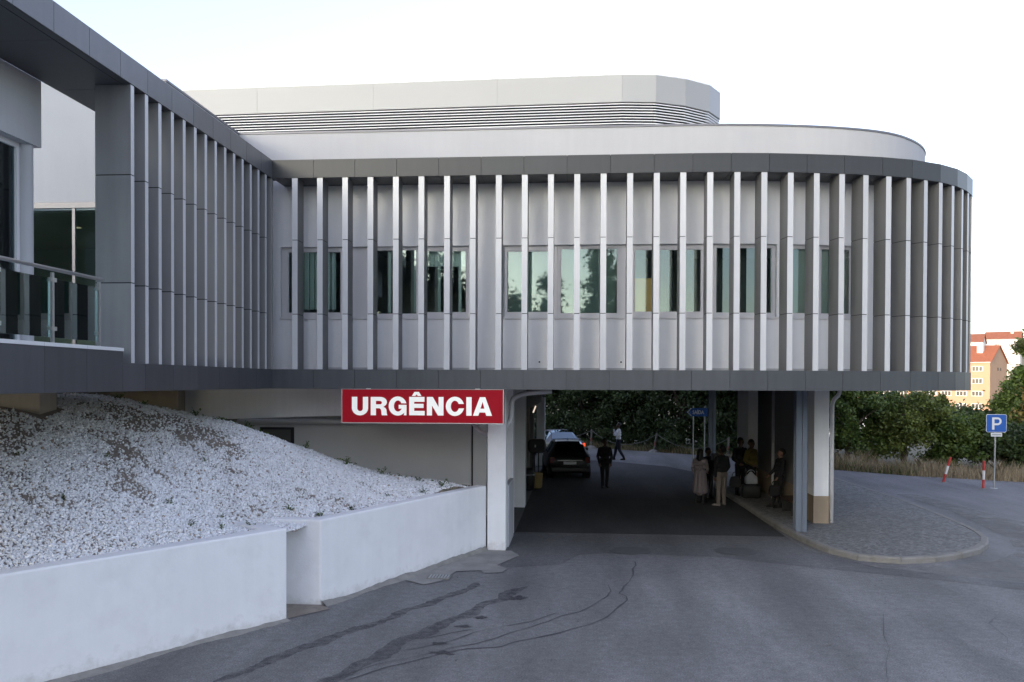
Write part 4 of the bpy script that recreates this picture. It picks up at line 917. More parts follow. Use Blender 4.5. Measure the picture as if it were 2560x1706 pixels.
for k, (x, y, h, r, m, w) in enumerate([(27.2, 66, 2.9, 2.0, m_leafd, 'dark tree in front of the left end of the orange building'), (29.6, 65, 2.4, 1.9, m_leafd, 'dark tree below the lowest windows of the orange building'), (30.6, 61, 2.6, 1.6, m_leafg, 'green tree directly above the parking sign'), (24.4, 68, 3.6, 2.2, m_leafd, 'dark tree behind the curved corner of the hospital')]):
    tree('distant_tree', w, x, y, gz(x, y)-.1, h, lobes_for(h, r, 180+k, 9, .2), 9000, .15, m, seed=190+k, clump=.36, low=.2, group='trees below the orange building')
tree('poplar_tree', 'tall upright green tree rising left of the parking sign against the orange wall', 31.2, 63.5, gz(31.2, 63.5), 5.4, [(0, 0, 2.4, 1.0, 1.0, 2.0, .55), (.5, 0, 4.2, .45, .45, .9, .2), (-.5, .2, 2.6, .7, .7, 1.4, .25)], 12000, .12, m_leafg, seed=210, clump=.28, low=.3)
tree('olive_brown_tree', 'tall olive brown tree at the far right edge behind the parking sign', 31.2, 59.5, gz(31.2, 59.5), 4.9, [(.3, 0, 2.6, 1.3, 1.3, 1.8, .6), (-.6, 0, 2.0, .9, .9, 1.4, .2), (1.4, 0, 3.0, 1.2, 1.2, 1.5, .2)], 15000, .12, m_leafo, seed=211, clump=.3, low=.2)  # olive-brown leaf colour over the whole crown
# trees behind the viewer, mirrored in the windows and shading the place
BACK = [(-46, -39, 21, 7), (-58, -36, 20, 7), (-34, -38, 15, 5), (-27, -42, 17, 5.5), (-20, -40, 18, 5.5), (-13.5, -43, 17, 5)]
for k, (x, y, h, r) in enumerate(BACK):
    tree('shade_tree', 'big dark tree behind the viewer, mirrored in window '+['of the terrace recess', 'of the terrace, far left', 'leftmost of all', 'second from left', 'third from left', 'beside the wall pier'][k], x, y, -.1, h, lobes_for(h, r, 230+k, 9, .25), 9000, .28, m_leafc, trunk=.4, seed=240+k, clump=1.0, group='trees mirrored in the windows')
def conifer(label, x, y, h, r, n, seed):
    L = []
    for j in range(9):
        f = j/8; L.append((0, 0, h*(.12+.82*f), r*(1-.88*f), r*(1-.88*f), h*.07, (1-.8*f)/5.2))
    tree('conifer_tree', label, x, y, -.1, h, L, n*2, .22, m_leafc, trunk=.3, seed=seed, clump=.55, group='trees mirrored in the windows')
conifer('slim pointed conifer mirrored in the first pale window', -2.6, -41, 13.6, 2.4, 4200, 250)
conifer('broad tall conifer mirrored in the widest pale window', 2.2, -40, 17.0, 4.4, 8000, 251)
conifer('small conifer mirrored at the left edge of the first pale window', -6.0, -42, 12.4, 2.8, 4200, 252)
for k, (x, y, h, r) in enumerate([(-1, -48, 9.5, 4), (7.5, -44, 10.5, 3.6), (13, -47, 10, 4), (19, -43, 11.5, 4), (26, -46, 10.5, 4.2), (34, -42, 12, 4.5)]):
    tree('round_tree', 'rounded dark tree behind the viewer mirrored low '+['between the pale conifers', 'in the ochre window', 'in the middle right window', 'in the last flat window', 'on the curving windows', 'at the end of the curving windows'][k], x, y, -.1, h, lobes_for(h, r, 260+k, 8, .2), 8000, .24, m_leafc, trunk=.3, seed=270+k, clump=.8, group='trees mirrored in the windows')

# dry grass along the road edge
def blades(name, pts, n, hmin, hmax, width, m, spread):
    P = resample(pts, .25); N = offset(P, 1.0); i = RNG.integers(0, len(P)-1, n); u = RNG.random(n)
    A = np.array(P); B2 = np.array(N)-A; c = A[i]*(1-u)[:, None]+A[i+1]*u[:, None]; c = c+B2[i]*(RNG.random(n)**1.3*spread)[:, None]
    hgt = RNG.uniform(hmin, hmax, n)*(.5+value_noise(c[:, 0], c[:, 1], .9, 9)); a = RNG.uniform(0, 2*pi, n); lean = RNG.normal(0, .28, (n, 2))*hgt[:, None]
    z = np.full(n, -.03); b0 = np.c_[c, z]; w = np.c_[np.cos(a), np.sin(a), np.zeros(n)]*width
    mid = b0+np.c_[lean*.35, hgt*.6]; tip = b0+np.c_[lean, hgt]
    V = np.stack([b0-w, b0+w, mid+w*.6, tip, mid-w*.6], 1).reshape(-1, 3)
    me = bpy.data.meshes.new(name); me.vertices.add(5*n); me.vertices.foreach_set('co', V.ravel()); me.loops.add(5*n); me.loops.foreach_set('vertex_index', np.arange(5*n, dtype=np.int32))
    me.polygons.add(n); me.polygons.foreach_set('loop_start', np.arange(0, 5*n, 5, dtype=np.int32)); me.polygons.foreach_set('loop_total', np.full(n, 5, np.int32)); me.materials.append(m); me.update(calc_edges=True)
    return link(name, me)
tag(blades('dry_grass', EDGE[5:], 20000, .25, .75, .008, m_dry, 3.0), 'pale dry grass growing along the far right road edge', 'grass', kind='stuff')
tag(blades('verge_grass', EDGE[1:6], 9000, .12, .42, .009, m_dry, 1.2), 'thin dry grass verge along the rope posts', 'grass', kind='stuff')
tag(blades('green_grass', EDGE[1:8], 9000, .15, .5, .01, m_weed, 2.4), 'low green growth under the trees at the road end', 'grass', kind='stuff')

CREST = [(-2.9, 19.0), (-3.7, 19.1), (-4.6, 19.25), (-5.5, 19.3), (-6.4, 19.2), (-7.2, 18.75), (-7.9, 18.1), (-8.6, 17.5), (-9.3, 17.0)]
cr = resample(CREST, .04); cc = []
for x, y in cr:
    den = value_noise(np.array([x]), np.array([y]), 2.3, 21)[0]
    for _ in range(int(max(0, den-.35)*16)): cc.append((x+random.gauss(0, .06), y+random.gauss(0, .06)))
cz = mound([c[0] for c in cc], [c[1] for c in cc])
C = np.array([(c[0], c[1], z+random.uniform(0, .09)) for c, z in zip(cc, cz)])
tag(link('crest_growth', cards_mesh('crest_growth', C, .035, m_weed, up_bias=.7, aspect=.4)), 'thin fringe of green growth along the crest of the gravel bank', 'growth', kind='stuff')

# ------------------------------------------------------------------ street furniture
P = thing('parking_sign', 'blue square parking sign with white P on a thin grey post', 'sign', (15.53, 33.1, 0))
s = MB(); s.tube([(15.53, 33.12, 0), (15.56, 33.12, 2.75)], .03, 10); s.build('post', m_galv, P)
s = MB(); s.lathe([(.13, 0), (.13, .015), (.001, .015)], (15.53, 33.12, 0), 14); s.build('base_plate', m_galv, P)
def rrect(x0, x1, z0, z1, r, n=5):
    o = []
    for cx, cz, a0 in ((x1-r, z1-r, 0), (x0+r, z1-r, 90), (x0+r, z0+r, 180), (x1-r, z0+r, 270)):
        for k in range(n+1): a = radians(a0+90*k/n); o.append((cx+r*cos(a), cz+r*sin(a)))
    return o
def plate(name, x0, x1, z0, z1, y, d, r, m, parent):
    q = rrect(x0, x1, z0, z1, r); s = MB(); nn = len(q); s.v = [(a, y, b_) for a, b_ in q]+[(a, y+d, b_) for a, b_ in q]
    s.f = [tuple(range(nn)), tuple(range(2*nn-1, nn-1, -1))]+[(k, (k+1) % nn, nn+(k+1) % nn, nn+k) for k in range(nn)]; s.m = [0]*len(s.f)
    return s.build(name, m, parent)
plate('rim', 15.20, 15.925, 2.105, 2.775, 33.05, .03, .06, m_signw, P); pl = plate('blue_plate', 15.215, 15.91, 2.12, 2.76, 33.046, .004, .05, m_blue, P)
ident = lambda v: v
glyph('letter', [[(15.40, 2.20), (15.485, 2.20), (15.485, 2.37), (15.60, 2.37)]+[(15.60+.14*cos(radians(a)), 2.515+.145*sin(radians(a))) for a in range(-90, 91, 15)]+[(15.40, 2.66)], [(15.485, 2.44), (15.59, 2.44)]+[(15.60+.07*cos(radians(a)), 2.515+.075*sin(radians(a))) for a in range(-80, 81, 20)]+[(15.485, 2.59)]], ident, ident, 33.042, .006, m_signw, P)
plate('notice_plate', 15.37, 15.77, 1.945, 2.085, 33.05, .012, .01, m_signw, P)
s = MB(); s.box(15.40, 15.74, 33.047, 33.0495, 1.99, 2.04); s.build('blurred_line', m_galv, P)

def striped_post(name, label, base, top, r, segs, group=None):
    b, t = Vector(base), Vector(top); T = thing(name, label, 'post', base, group); s0 = 0
    for k in range(segs):
        s = MB(); s.tube([tuple(b.lerp(t, k/segs)), tuple(b.lerp(t, (k+1)/segs-.004))], r, 12); s.build('band', m_postred if k % 2 == 0 else m_postwhite, T, smooth=False)
    s = MB(); s.tube([tuple(t), tuple(t+(t-b).normalized()*.02)], [r*1.08, r*.7], 12); s.build('cap', m_postred, T)
    s = MB(); s.lathe([(.16, 0), (.15, .012), (.001, .02)], base, 14); s.build('footing', m_kerb, T)
    return T
striped_post('bollard', 'upright red and white striped bollard left of the parking sign', (15.11, 33.05, 0), (15.13, 33.05, 1.02), .046, 3, 'striped bollards by the parking sign')
striped_post('bollard', 'leaning red and white striped bollard bent over to the right', (14.485, 35.03, 0), (14.76, 35.03, .98), .048, 3, 'striped bollards by the parking sign')
m_postdull = mat('faded_red', (.22, .08, .07), rough=.8, var=.2, vs=8)
posts = [((4.30, 48.5, 0), (4.48, 48.5, 1.08)), ((.84, 51.0, 0), (.86, 51.0, 1.12)), ((7.9, 45.6, 0), (7.95, 45.6, 1.05)), ((-2.9, 53.3, 0), (-2.88, 53.3, 1.1))]
for k, (b_, t_) in enumerate(posts):
    T = thing('rope_post', ['pale rope post leaning right with stone heap at its foot', 'upright rope post just right of the dark saloon car', 'rope post hidden behind the people by the steel column', 'rope post left behind the parked cars'][k], 'post', b_, 'rope posts at the end of the drive')
    s = MB(); s.tube([b_, t_], .055, 10); s.build('shaft', m_rope, T)
    v = Vector(b_).lerp(Vector(t_), .35); v2 = Vector(b_).lerp(Vector(t_), .55); s = MB(); s.tube([tuple(v), tuple(v2)], .058, 10); s.build('worn_band', m_postdull, T)
    s = MB(); s.lathe([(.34, -.02), (.24, .09), (.1, .16), (.001, .17)], b_, 9); s.build('footing', m_kerb, T)
def rope(label, a, b_, sag):
    a, b_ = Vector(a), Vector(b_); pts = []
    for k in range(17):
        t = k/16; p = a.lerp(b_, t); p.z -= sag*4*t*(1-t); pts.append(tuple(p))
    s = MB(); s.tube(pts, .016, 6); tag(s.build('rope', m_rope, None, smooth=True), label, 'rope', 'ropes slung between the posts')
rope('pale rope sagging from the leaning post towards the saloon car', (4.47, 48.5, 1.02), (.86, 51, 1.06), .72)
rope('pale rope sagging right of the leaning post behind the exit sign', (4.47, 48.5, 1.02), (7.95, 45.6, 1.0), .66)
rope('pale rope running left behind the parked cars', (.86, 51, 1.06), (-2.88, 53.3, 1.04), .5)

E_ = thing('exit_sign', 'blue arrow sign reading SAÍDA on two thin poles', 'sign', (5.3, 38, 0))
for x in (5.09, 5.58):
    s = MB(); s.tube([(x, 38.04, 0), (x, 38.04, 2.9)], .028, 8); s.build('pole', m_galv, E_)
x0, x1, z0, z1, y = 4.78, 5.74, 2.44, 2.80, 37.98
s = MB(); q = [(x0, (z0+z1)/2), (x0+.17, z0), (x1, z0), (x1, z1), (x0+.17, z1)]; nn = 5
s.v = [(a, y, c) for a, c in q]+[(a, y+.03, c) for a, c in q]; s.f = [tuple(range(nn)), tuple(range(2*nn-1, nn-1, -1))]+[(k, (k+1) % nn, nn+(k+1) % nn, nn+k) for k in range(nn)]; s.m = [0]*7; s.build('arrow_plate', m_blue, E_)
s = MB(); zc = (z0+z1)/2
s.quad((x0+.03, y-.004, zc), (x0+.185, y-.004, z0+.015), (x0+.235, y-.004, z0+.015), (x0+.085, y-.004, zc)); s.quad((x0+.03, y-.004, zc), (x0+.085, y-.004, zc), (x0+.235, y-.004, z1-.015), (x0+.185, y-.004, z1-.015))
s.build('chevron', m_signw, E_)
s = MB(); s.box(x1-.015, x1-.003, y-.005, y-.001, z0+.02, z1-.02); s.build('edge_line', m_signw, E_)
fc = bpy.data.curves.new('txt', 'FONT'); fc.body = 'SAÍDA'; fc.size = .23; fc.offset = .005; fc.extrude = .002; fc.align_x = 'LEFT'
t_ = bpy.data.objects.new('tmp', fc); col.objects.link(t_); dg = bpy.context.evaluated_depsgraph_get(); me = bpy.data.meshes.new_from_object(t_.evaluated_get(dg)); bpy.data.objects.remove(t_)
ws = [v.co.x for v in me.vertices]; sx = .50/(max(ws)-min(ws))
me.transform(Matrix.Translation((x0+.27, y-.005, z0+.10)) @ Matrix.Rotation(pi/2, 4, 'X') @ Matrix.Diagonal((sx, 1, 1, 1))); me.materials.clear(); me.materials.append(m_signw); link('lettering', me, E_)

# black pay-phone style unit and litter bins by the left wall
U = thing('post_box', 'black rounded box on two thin legs beside the left pillar', 'box', (-1.62, 32.0, 0))
s = MB()
s.v = []; q = rrect(-.33, .33, -.26, .26, .16, 5); nn = len(q)
for yy, sc_ in ((-.16, .86), (-.1, 1), (.12, 1), (.16, .9)): s.v += [(-1.5+a*sc_, 32+yy, 1.52+c*sc_) for a, c in q]
for r_ in range(3):
    for k in range(nn): s.f.append((r_*nn+k, r_*nn+(k+1) % nn, (r_+1)*nn+(k+1) % nn, (r_+1)*nn+k))
s.f += [tuple(range(nn)), tuple(range(4*nn-1, 3*nn-1, -1))]; s.m = [0]*len(s.f); s.build('casing', m_black, U)
for x in (-1.58, -1.44):
    s = MB(); s.tube([(x, 32, 0), (x, 32, 1.3)], .025, 8); s.build('leg', m_black, U)
s = MB(); s.box(-1.58, -1.53, 31.825, 31.839, 1.48, 1.57); s.build('label_plate', m_signw, U)
Bn = thing('litter_bin', 'low yellowish bin standing under the black box', 'bin', (-1.5, 31.6, 0))
s = MB(); s.lathe([(.16, .0), (.2, .05), (.22, .5), (.235, .52), (.235, .56), (.19, .56), (.18, .1)], (-1.48, 31.5, 0), 18); s.build('bucket', mat('bin_yellow', (.30, .22, .09), rough=.6, var=.15, vs=5), Bn, smooth=True)
Bk = thing('round_bin', 'black round-shouldered bin against the left tunnel wall', 'bin', (-1.75, 30.9, 0))
s = MB(); s.lathe([(.14, 0), (.2, .06), (.22, .55), (.2, .72), (.12, .8), (.001, .82)], (-1.74, 30.9, 0), 18); s.build('body', m_black, Bk, smooth=True)
s = MB(); s.lathe([(.225, .54), (.23, .56), (.225, .58)], (-1.74, 30.9, 0), 18); s.build('ring', m_galv, Bk)
BE = thing('bench', 'dark wooden bench against the side wall behind the leaning man', 'bench', (6.2, 25.4, .12))
s = MB(); s.box(6.05, 6.43, 24.6, 26.0, .52, .56); s.build('seat', mat('bench_wood', (.06, .032, .02), rough=.6, var=.2, vs=5), BE)
for yy in (24.75, 25.8):
    s = MB(); s.box(6.08, 6.40, yy, yy+.05, .12, .52); s.build('leg', m_black, BE)

# ------------------------------------------------------------------ cars
def car(name, label, loc, yaw, L, Wd, Ht, kind, paint, lit):
    T = bpy.data.objects.new(name, None); col.objects.link(T); tag(T, label, 'car'); T.location = loc; T.rotation_euler = (0, 0, yaw)
    add = lambda nm, mb, m, par=None, smooth=False: child(nm, mb.mesh(nm, m, smooth), par or T)
    w = Wd/2
    # stations (y from tail 0 to nose L): y, half width, bumper underside, belt, top, roof half width
    if kind == 'hatch':
        S = [(0.0, .80, .30, .70, .80, .62), (.05, .90, .26, .86, .92, .66), (.16, .96, .22, .93, 1.02, .70), (.55, 1.0, .19, .94, 1.40, .66), (.95, 1.0, .19, .94, Ht-.01, .64), (1.7, 1.0, .19, .93, Ht, .65), (2.5, 1.0, .19, .92, Ht-.04, .65), (3.05, 1.0, .19, .92, 1.18, .70), (3.35, .99, .19, .92, .97, .80), (L-.5, .95, .2, .82, .86, .78), (L-.12, .84, .24, .68, .72, .70), (L, .72, .30, .55, .60, .6)]
    else:
        S = [(0.0, .80, .32, .80, .88, .66), (.06, .91, .27, .88, .96, .72), (.3, .97, .22, .92, 1.00, .78), (.75, 1.0, .19, .92, 1.02, .76), (1.25, 1.0, .19, .92, 1.36, .62), (1.75, 1.0, .19, .92, Ht-.01, .60), (2.4, 1.0, .19, .92, Ht, .61), (3.0, 1.0, .19, .91, Ht-.06, .62), (3.55, .99, .19, .90, 1.05, .74), (3.8, .98, .19, .88, .95, .80), (L-.5, .94, .2, .80, .84, .76), (L-.1, .84, .25, .66, .70, .70), (L, .74, .32, .55, .60, .6)]
    B = MB(); rings = []
    for y, k, zb, belt, top, rw in S:
        a = w*k; g = top-belt
        half = [(0, zb), (a*.82, zb), (a*.95, zb+.10), (a, zb+.28), (a*.995, belt-.14), (a*.955, belt), (w*rw+(a*.955-w*rw)*.45, belt+g*.5), (w*rw*.99, top-.05*min(1, g*3)), (w*rw*.82, top-.012), (0, top)]
        rings.append([(x, y, z) for x, z in half]+[(-x, y, z) for x, z in reversed(half[1:-1])])
    n = len(rings[0])
    for r_ in rings: B.v += r_
    for i in range(len(rings)-1):
        for j in range(n): B.f.append((i*n+j, i*n+(j+1) % n, (i+1)*n+(j+1) % n, (i+1)*n+j)); B.m.append(0)
    B.f.append(tuple(range(n))); B.m.append(0); B.f.append(tuple((len(rings)-1)*n+j for j in reversed(range(n)))); B.m.append(0)
    body = add('body', B, paint, None, True)
    em = body.modifiers.new('edge', 'EDGE_SPLIT'); em.split_angle = radians(38)
    # glazing laid just proud of the greenhouse
    def panel(nm, i0, i1, side, t0=.1, t1=.94, inset=.06):
        g = MB()
        for i in range(i0, i1):
            def pt(st, f):
                r_ = rings[st]; lo, hi = (5, 7) if side > 0 else (n-5, n-7)
                p0, pm, p1 = Vector(r_[lo]), Vector(r_[6 if side > 0 else n-6]), Vector(r_[hi])
                p = p0.lerp(pm, f*2) if f < .5 else pm.lerp(p1, f*2-1); return p+Vector((side*.008, 0, .004))
            a0 = inset if i == i0 else 0; a1 = 1-inset if i == i1-1 else 1
            A0 = pt(i, t0).lerp(pt(i+1, t0), a0); A1 = pt(i, t0).lerp(pt(i+1, t0), a1); C1 = pt(i, t1).lerp(pt(i+1, t1), a1); C0 = pt(i, t1).lerp(pt(i+1, t1), a0)
            g.quad(tuple(A0), tuple(A1), tuple(C1), tuple(C0))
        add(nm, g, m_carglass, body)
    def screen(nm, i0, i1, f0, f1):
        g = MB(); prev = None
        for i, f in f_list(i0, i1, f0, f1):
            r_ = [Vector(a).lerp(Vector(b_), f) for a, b_ in zip(rings[i], rings[min(i+1, len(rings)-1)])]
            row = [r_[n-7].lerp(r_[n-8], .2), r_[n-8], r_[9], r_[8], r_[7].lerp(r_[8], .2)]
            row = [p+Vector((0, -.012 if i0 < 5 else .012, .012)) for p in row]
            if prev:
                for k in range(4): g.quad(tuple(prev[k]), tuple(prev[k+1]), tuple(row[k+1]), tuple(row[k]))
            prev = row
        add(nm, g, m_carglass, body, True)
    def f_list(i0, i1, f0, f1):
        out = []
        for i in range(i0, i1):
            for k in range(4):
                f = k/4
                if i == i0 and f < f0: f = f0 if k == 0 else max(f, f0)
                out.append((i, f))
        out.append((i1-1, f1)); return out
    if kind == 'hatch':
        screen('rear_window', 2, 4, .22, .86); screen('windscreen', 6, 8, .12, .9)
        for sd in (1, -1): panel('side_window', 3, 5, sd); panel('side_window', 5, 7, sd)
    else:
        screen('rear_window', 3, 5, .12, .9); screen('windscreen', 7, 9, .1, .9)
        for sd in (1, -1): panel('side_window', 4, 6, sd); panel('side_window', 6, 8, sd)
    # chrome line round the saloon's side windows
    for sd in (1, -1):
        g = MB(); pts = [tuple(Vector(rings[i][5 if sd > 0 else n-5])+Vector((sd*.012, 0, .012))) for i in range(3, 9)]; g.tube(pts, .011, 5); add('window_trim', g, m_inox if kind != 'hatch' else m_black, body)
    def wheel(sx, y):
        g = MB(); r = .315; x0, x1 = sx*(w-.21), sx*(w-.005)
        g.lathe([(r*.6, x0), (r*.95, x0), (r, x0+sx*.03), (r, x1-sx*.03), (r*.95, x1), (r*.66, x1)], (0, y, r), 22, 'x'); o = add('tyre', g, m_rubber, None, True)
        g = MB(); g.lathe([(r*.66, x1-sx*.01), (r*.6, x1-sx*.03), (r*.2, x1-sx*.01), (.001, x1-sx*.01)], (0, y, r), 22, 'x'); add('rim', g, m_galv, o)
        g = MB(); g.lathe([(r*1.17, sx*(w-.26)), (r*1.17, sx*(w+.004)), (r*1.08, sx*(w+.004))], (0, y, r+.01), 22, 'x'); add('wheel_arch', g, m_black, body)
    for sx in (1, -1): wheel(sx, .78); wheel(sx, L-.85)
    zt = .84 if kind == 'hatch' else .80
    for sd in (1, -1):
        g = MB(); 
        if kind == 'hatch': g.box(min(sd*(w*.70), sd*(w*.93)), max(sd*(w*.70), sd*(w*.93)), -.0, .12, .66, .90)
        else: g.box(min(sd*(w*.58), sd*(w*.93)), max(sd*(w*.58), sd*(w*.93)), -.012, .16, .72, .88)
        add('tail_light', g, m_lit if (lit and sd > 0) else m_tail, body)
        g = MB(); xa = sd*(w+.02); g.box(min(xa, xa+sd*.17), max(xa, xa+sd*.17), 2.9, 3.02, .94, 1.07); g.box(min(sd*(w-.06), xa), max(sd*(w-.06), xa), 2.94, 2.98, .94, .98); add('wing_mirror', g, paint, body)
        g = MB(); g.box(min(sd*w*.5, sd*w*.85), max(sd*w*.5, sd*w*.85), L-.14, L-.03, .58, .68); add('headlight', g, m_signw, body)
        for yy in (1.85, 2.65):
            g = MB(); g.box(min(sd*(w-.01), sd*(w+.02)), max(sd*(w-.01), sd*(w+.02)), yy, yy+.16, .80, .83); add('door_handle', g, paint, body)
    g = MB(); g.box(-.26, .26, -.022, .01, .60, .71) if kind == 'hatch' else g.box(-.26, .26, -.022, .01, .64, .75); add('number_plate', g, m_signw, body)
    g = MB(); g.box(-w*.86, w*.86, -.045, .12, .30, .50); o = add('bumper', g, paint, body); bv = o.modifiers.new('b', 'BEVEL'); bv.width = .035; bv.segments = 2
    g = MB(); g.box(-.5, .5, -.02, .03, .755, .775) if kind == 'hatch' else g.box(-.62, .62, .01, .05, .895, .908); add('trim_strip', g, m_inox, body)
    if kind == 'hatch':
        g = MB(); g.tube([(0, .38, 1.12), (.3, .40, 1.14)], .012, 6); add('rear_wiper', g, m_black, body)
    g = MB(); g.tube([(0, 1.55 if kind != 'hatch' else 1.2, Ht-.01), (0, 1.45 if kind != 'hatch' else 1.05, Ht+.10)], .012, 6); add('aerial', g, m_black, body)
    return T
m_carglass = glass_mat('car_glass', (.10, .12, .13), .0, .03, (.22, .27, .31))
m_tail = mat('tail_lens', (.12, .004, .004), rough=.2, var=0, coat=.5)
m_lit = mat('tail_lens_lit', (.4, .01, .01), rough=.3, var=0, emit=(1, .10, .03), es=.25)
m_black_paint = mat('black_car_paint', (.010, .010, .012), rough=.4, var=.03, coat=.2)
m_blue_paint = mat('dark_blue_car_paint', (.010, .014, .022), rough=.45, metal=.0, var=.03, coat=.1)
car('estate_car', 'black estate car parked tail towards the viewer inside the drive-through', (-.28, 34.45, 0), radians(6), 4.2, 1.76, 1.50, 'hatch', m_black_paint, False)
car('saloon_car', 'dark blue saloon car with one red tail light lit, ahead of the black estate', (-.42, 42.5, 0), radians(15), 4.6, 1.86, 1.46, 'saloon', m_blue_paint, True)

# ------------------------------------------------------------------ people: one voxel-fused body each
m_skin = mat('skin', (.30, .17, .115), rough=.6, var=.05)
m_skind = mat('skin_dark', (.10, .055, .035), rough=.6, var=.05)
m_hair = mat('dark_hair', (.012, .010, .009), rough=.6, var=.1)
def cloth(name, c): return mat(name, c, rough=.9, var=.12, vs=7, bump=.3, bs=22)
c_white = cloth('white_shirt_cloth', (.85, .85, .88)); c_navy = cloth('navy_trousers_cloth', (.018, .020, .035)); c_black = cloth('black_cloth', (.010, .010, .011)); c_char = cloth('charcoal_cloth', (.016, .016, .018))
c_coat = cloth('pale_pink_coat_cloth', (.19, .16, .17)); c_beige = cloth('beige_trousers_cloth', (.16, .135, .115)); c_olive = cloth('mustard_shirt_cloth', (.11, .085, .018)); c_dkgreen = cloth('dark_jacket_cloth', (.013, .015, .015)); c_shoe = cloth('shoe_leather', (.012, .011, .010)); c_pale_shoe = cloth('pale_shoe', (.2, .18, .17))
def capsule(bmv, p0, p1, r0, r1, seg=10, rg=4):
    p0, p1 = Vector(p0), Vector(p1); d = p1-p0; L = d.length or 1e-6; q = Vector((0, 0, 1)).rotation_difference(d.normalized()) if d.length > 1e-6 else None
    prof = [(r0*sin(a), -r0*cos(a)) for a in [pi/2*k/rg for k in range(rg+1)]]+[(r1*cos(a), L+r1*sin(a)) for a in [pi/2*k/rg for k in range(rg+1)]]
    i0 = len(bmv.v)
    for r_, h in prof:
        for k in range(seg):
            v = Vector((max(r_, 1e-4)*cos(2*pi*k/seg), max(r_, 1e-4)*sin(2*pi*k/seg), h)); bmv.v.append(tuple(p0+((q @ v) if q else v)))
    for a in range(len(prof)-1):
        for k in range(seg):
            b_ = (k+1) % seg; bmv.f.append((i0+a*seg+k, i0+a*seg+b_, i0+(a+1)*seg+b_, i0+(a+1)*seg+k)); bmv.m.append(0)
    bmv.f.append(tuple(i0+k for k in reversed(range(seg)))); bmv.m.append(0); bmv.f.append(tuple(i0+(len(prof)-1)*seg+k for k in range(seg))); bmv.m.append(0)
def person(label, loc, yaw, height, cl, arms, legs, head=(0, 0), lean=(0, 0), long_hair=False, skirt=None, extra=None):
    """local frame: facing -Y, x to the figure's left; unit figure 1.75 m"""
    top, bot, shoe, skin = cl; prims = []     # (p0,p1,r0,r1,mat)
    lx, ly = lean
    def T(p): f = max(0, (p[2]-.9)/.85); return (p[0]+lx*f, p[1]+ly*f, p[2])
    def add(p0, p1, r0, r1, m): prims.append((Vector(T(p0)), Vector(T(p1)), r0, r1, m))
    add((-.075, .0, .93), (.075, .0, .93), .115, .115, 'bot'); add((-.05, 0, 1.05), (.05, 0, 1.05), .118, .118, 'top'); add((-.085, .0, 1.2), (.085, .0, 1.2), .118, .118, 'top'); add((-.12, .005, 1.33), (.12, .005, 1.33), .105, .105, 'top'); add((-.165, .01, 1.41), (.165, .01, 1.41), .062, .062, 'top'); add((-.06, .01, 1.42), (.06, .01, 1.42), .085, .085, 'top')
    hx, hy = head
    add((0, .01, 1.42), (0, -.005, 1.54), .062, .055, 'skin')
    hc = Vector((hx*.02, -.02+hy*.03, 1.635)); add((0, .012, 1.665), (0, -.022, 1.645), .098, .092, 'skin'); add((0, -.03, 1.63), (0, -.05, 1.56), .078, .045, 'skin')
    a = radians(hx*60); c_, s_ = cos(a), sin(a); R_ = lambda x, y: (x*c_-y*s_, x*s_+y*c_)
    nx, ny = R_(0, -.105); add((nx, ny, 1.635), (nx*1.15, ny*1.15, 1.61), .012, .017, 'skin')
    for sx in (-1, 1): ex, ey = R_(sx*.088, .0); add((ex, ey, 1.65), (ex, ey, 1.615), .019, .014, 'skin')
    qx, qy = R_(0, .028); add((qx*.6, qy*.6, 1.70), (qx*1.4, qy*1.4, 1.665), .098, .097, 'hair')
    if long_hair: add((qx*1.5, qy*1.5, 1.66), (qx*2.2, qy*2.2, 1.46), .1, .085, 'hair'); add((-.06, .04, 1.6), (-.07, .05, 1.46), .05, .05, 'hair'); add((.06, .04, 1.6), (.07, .05, 1.46), .05, .05, 'hair')
    for sx, (el, wr, fin_) in zip((-1, 1), arms):
        sh = (sx*.185, .01, 1.405); add(sh, el, .066, .056, 'top'); add(el, wr, .056, .042, 'top')
        w_ = Vector(wr); e_ = Vector(el); d = (w_-e_).normalized(); d = (d*.6+Vector(fin_)*.4).normalized(); side = d.cross(Vector((0, 1, 0)));
        if side.length < .2: side = d.cross(Vector((1, 0, 0)))
        side.normalize(); nrm_ = d.cross(side).normalized()
        pc = w_+d*.05; add(tuple(w_), tuple(w_+d*.03), .026, .028, 'skin')
        for k, off_ in enumerate((-.022, 0.0, .022)): add(tuple(w_+d*.02+side*off_*.7), tuple(w_+d*.085+side*off_), .017, .016, 'skin')
        for k, (off_, ln) in enumerate(((-.031, .058), (-.011, .072), (.011, .076), (.031, .066))):
            b0 = w_+d*.085+side*off_; b1 = b0+d*ln*.5+nrm_*.008; b2 = b1+d*ln*.4+nrm_*.026; add(tuple(b0), tuple(b1), .0105, .0098, 'skin'); add(tuple(b1), tuple(b2), .0098, .0085, 'skin')
        t0 = w_+d*.03+side*.026*sx; t1 = t0+side*.03*sx+d*.035+nrm_*.012; add(tuple(t0), tuple(t1), .0125, .011, 'skin'); add(tuple(t1), tuple(t1+d*.03+nrm_*.008), .011, .009, 'skin')
    for sx, (kn, an, toe) in zip((-1, 1), legs):
        hip = (sx*.09, .0, .90); add(hip, kn, .098, .074, 'bot'); add(kn, an, .074, .058, 'bot'); cf = Vector(kn).lerp(Vector(an), .35); add(tuple(cf+Vector((0, .018, 0))), tuple(cf+Vector((0, .012, -.08))), .055, .048, 'bot')
        heel = (an[0], an[1]+.045, .035); tz = (toe[0], toe[1], .028); add(an, heel, .042, .034, 'shoe'); add(heel, tz, .034, .030, 'shoe'); add(((heel[0]+tz[0])/2, (heel[1]+tz[1])/2, .04), tz, .042, .034, 'shoe')
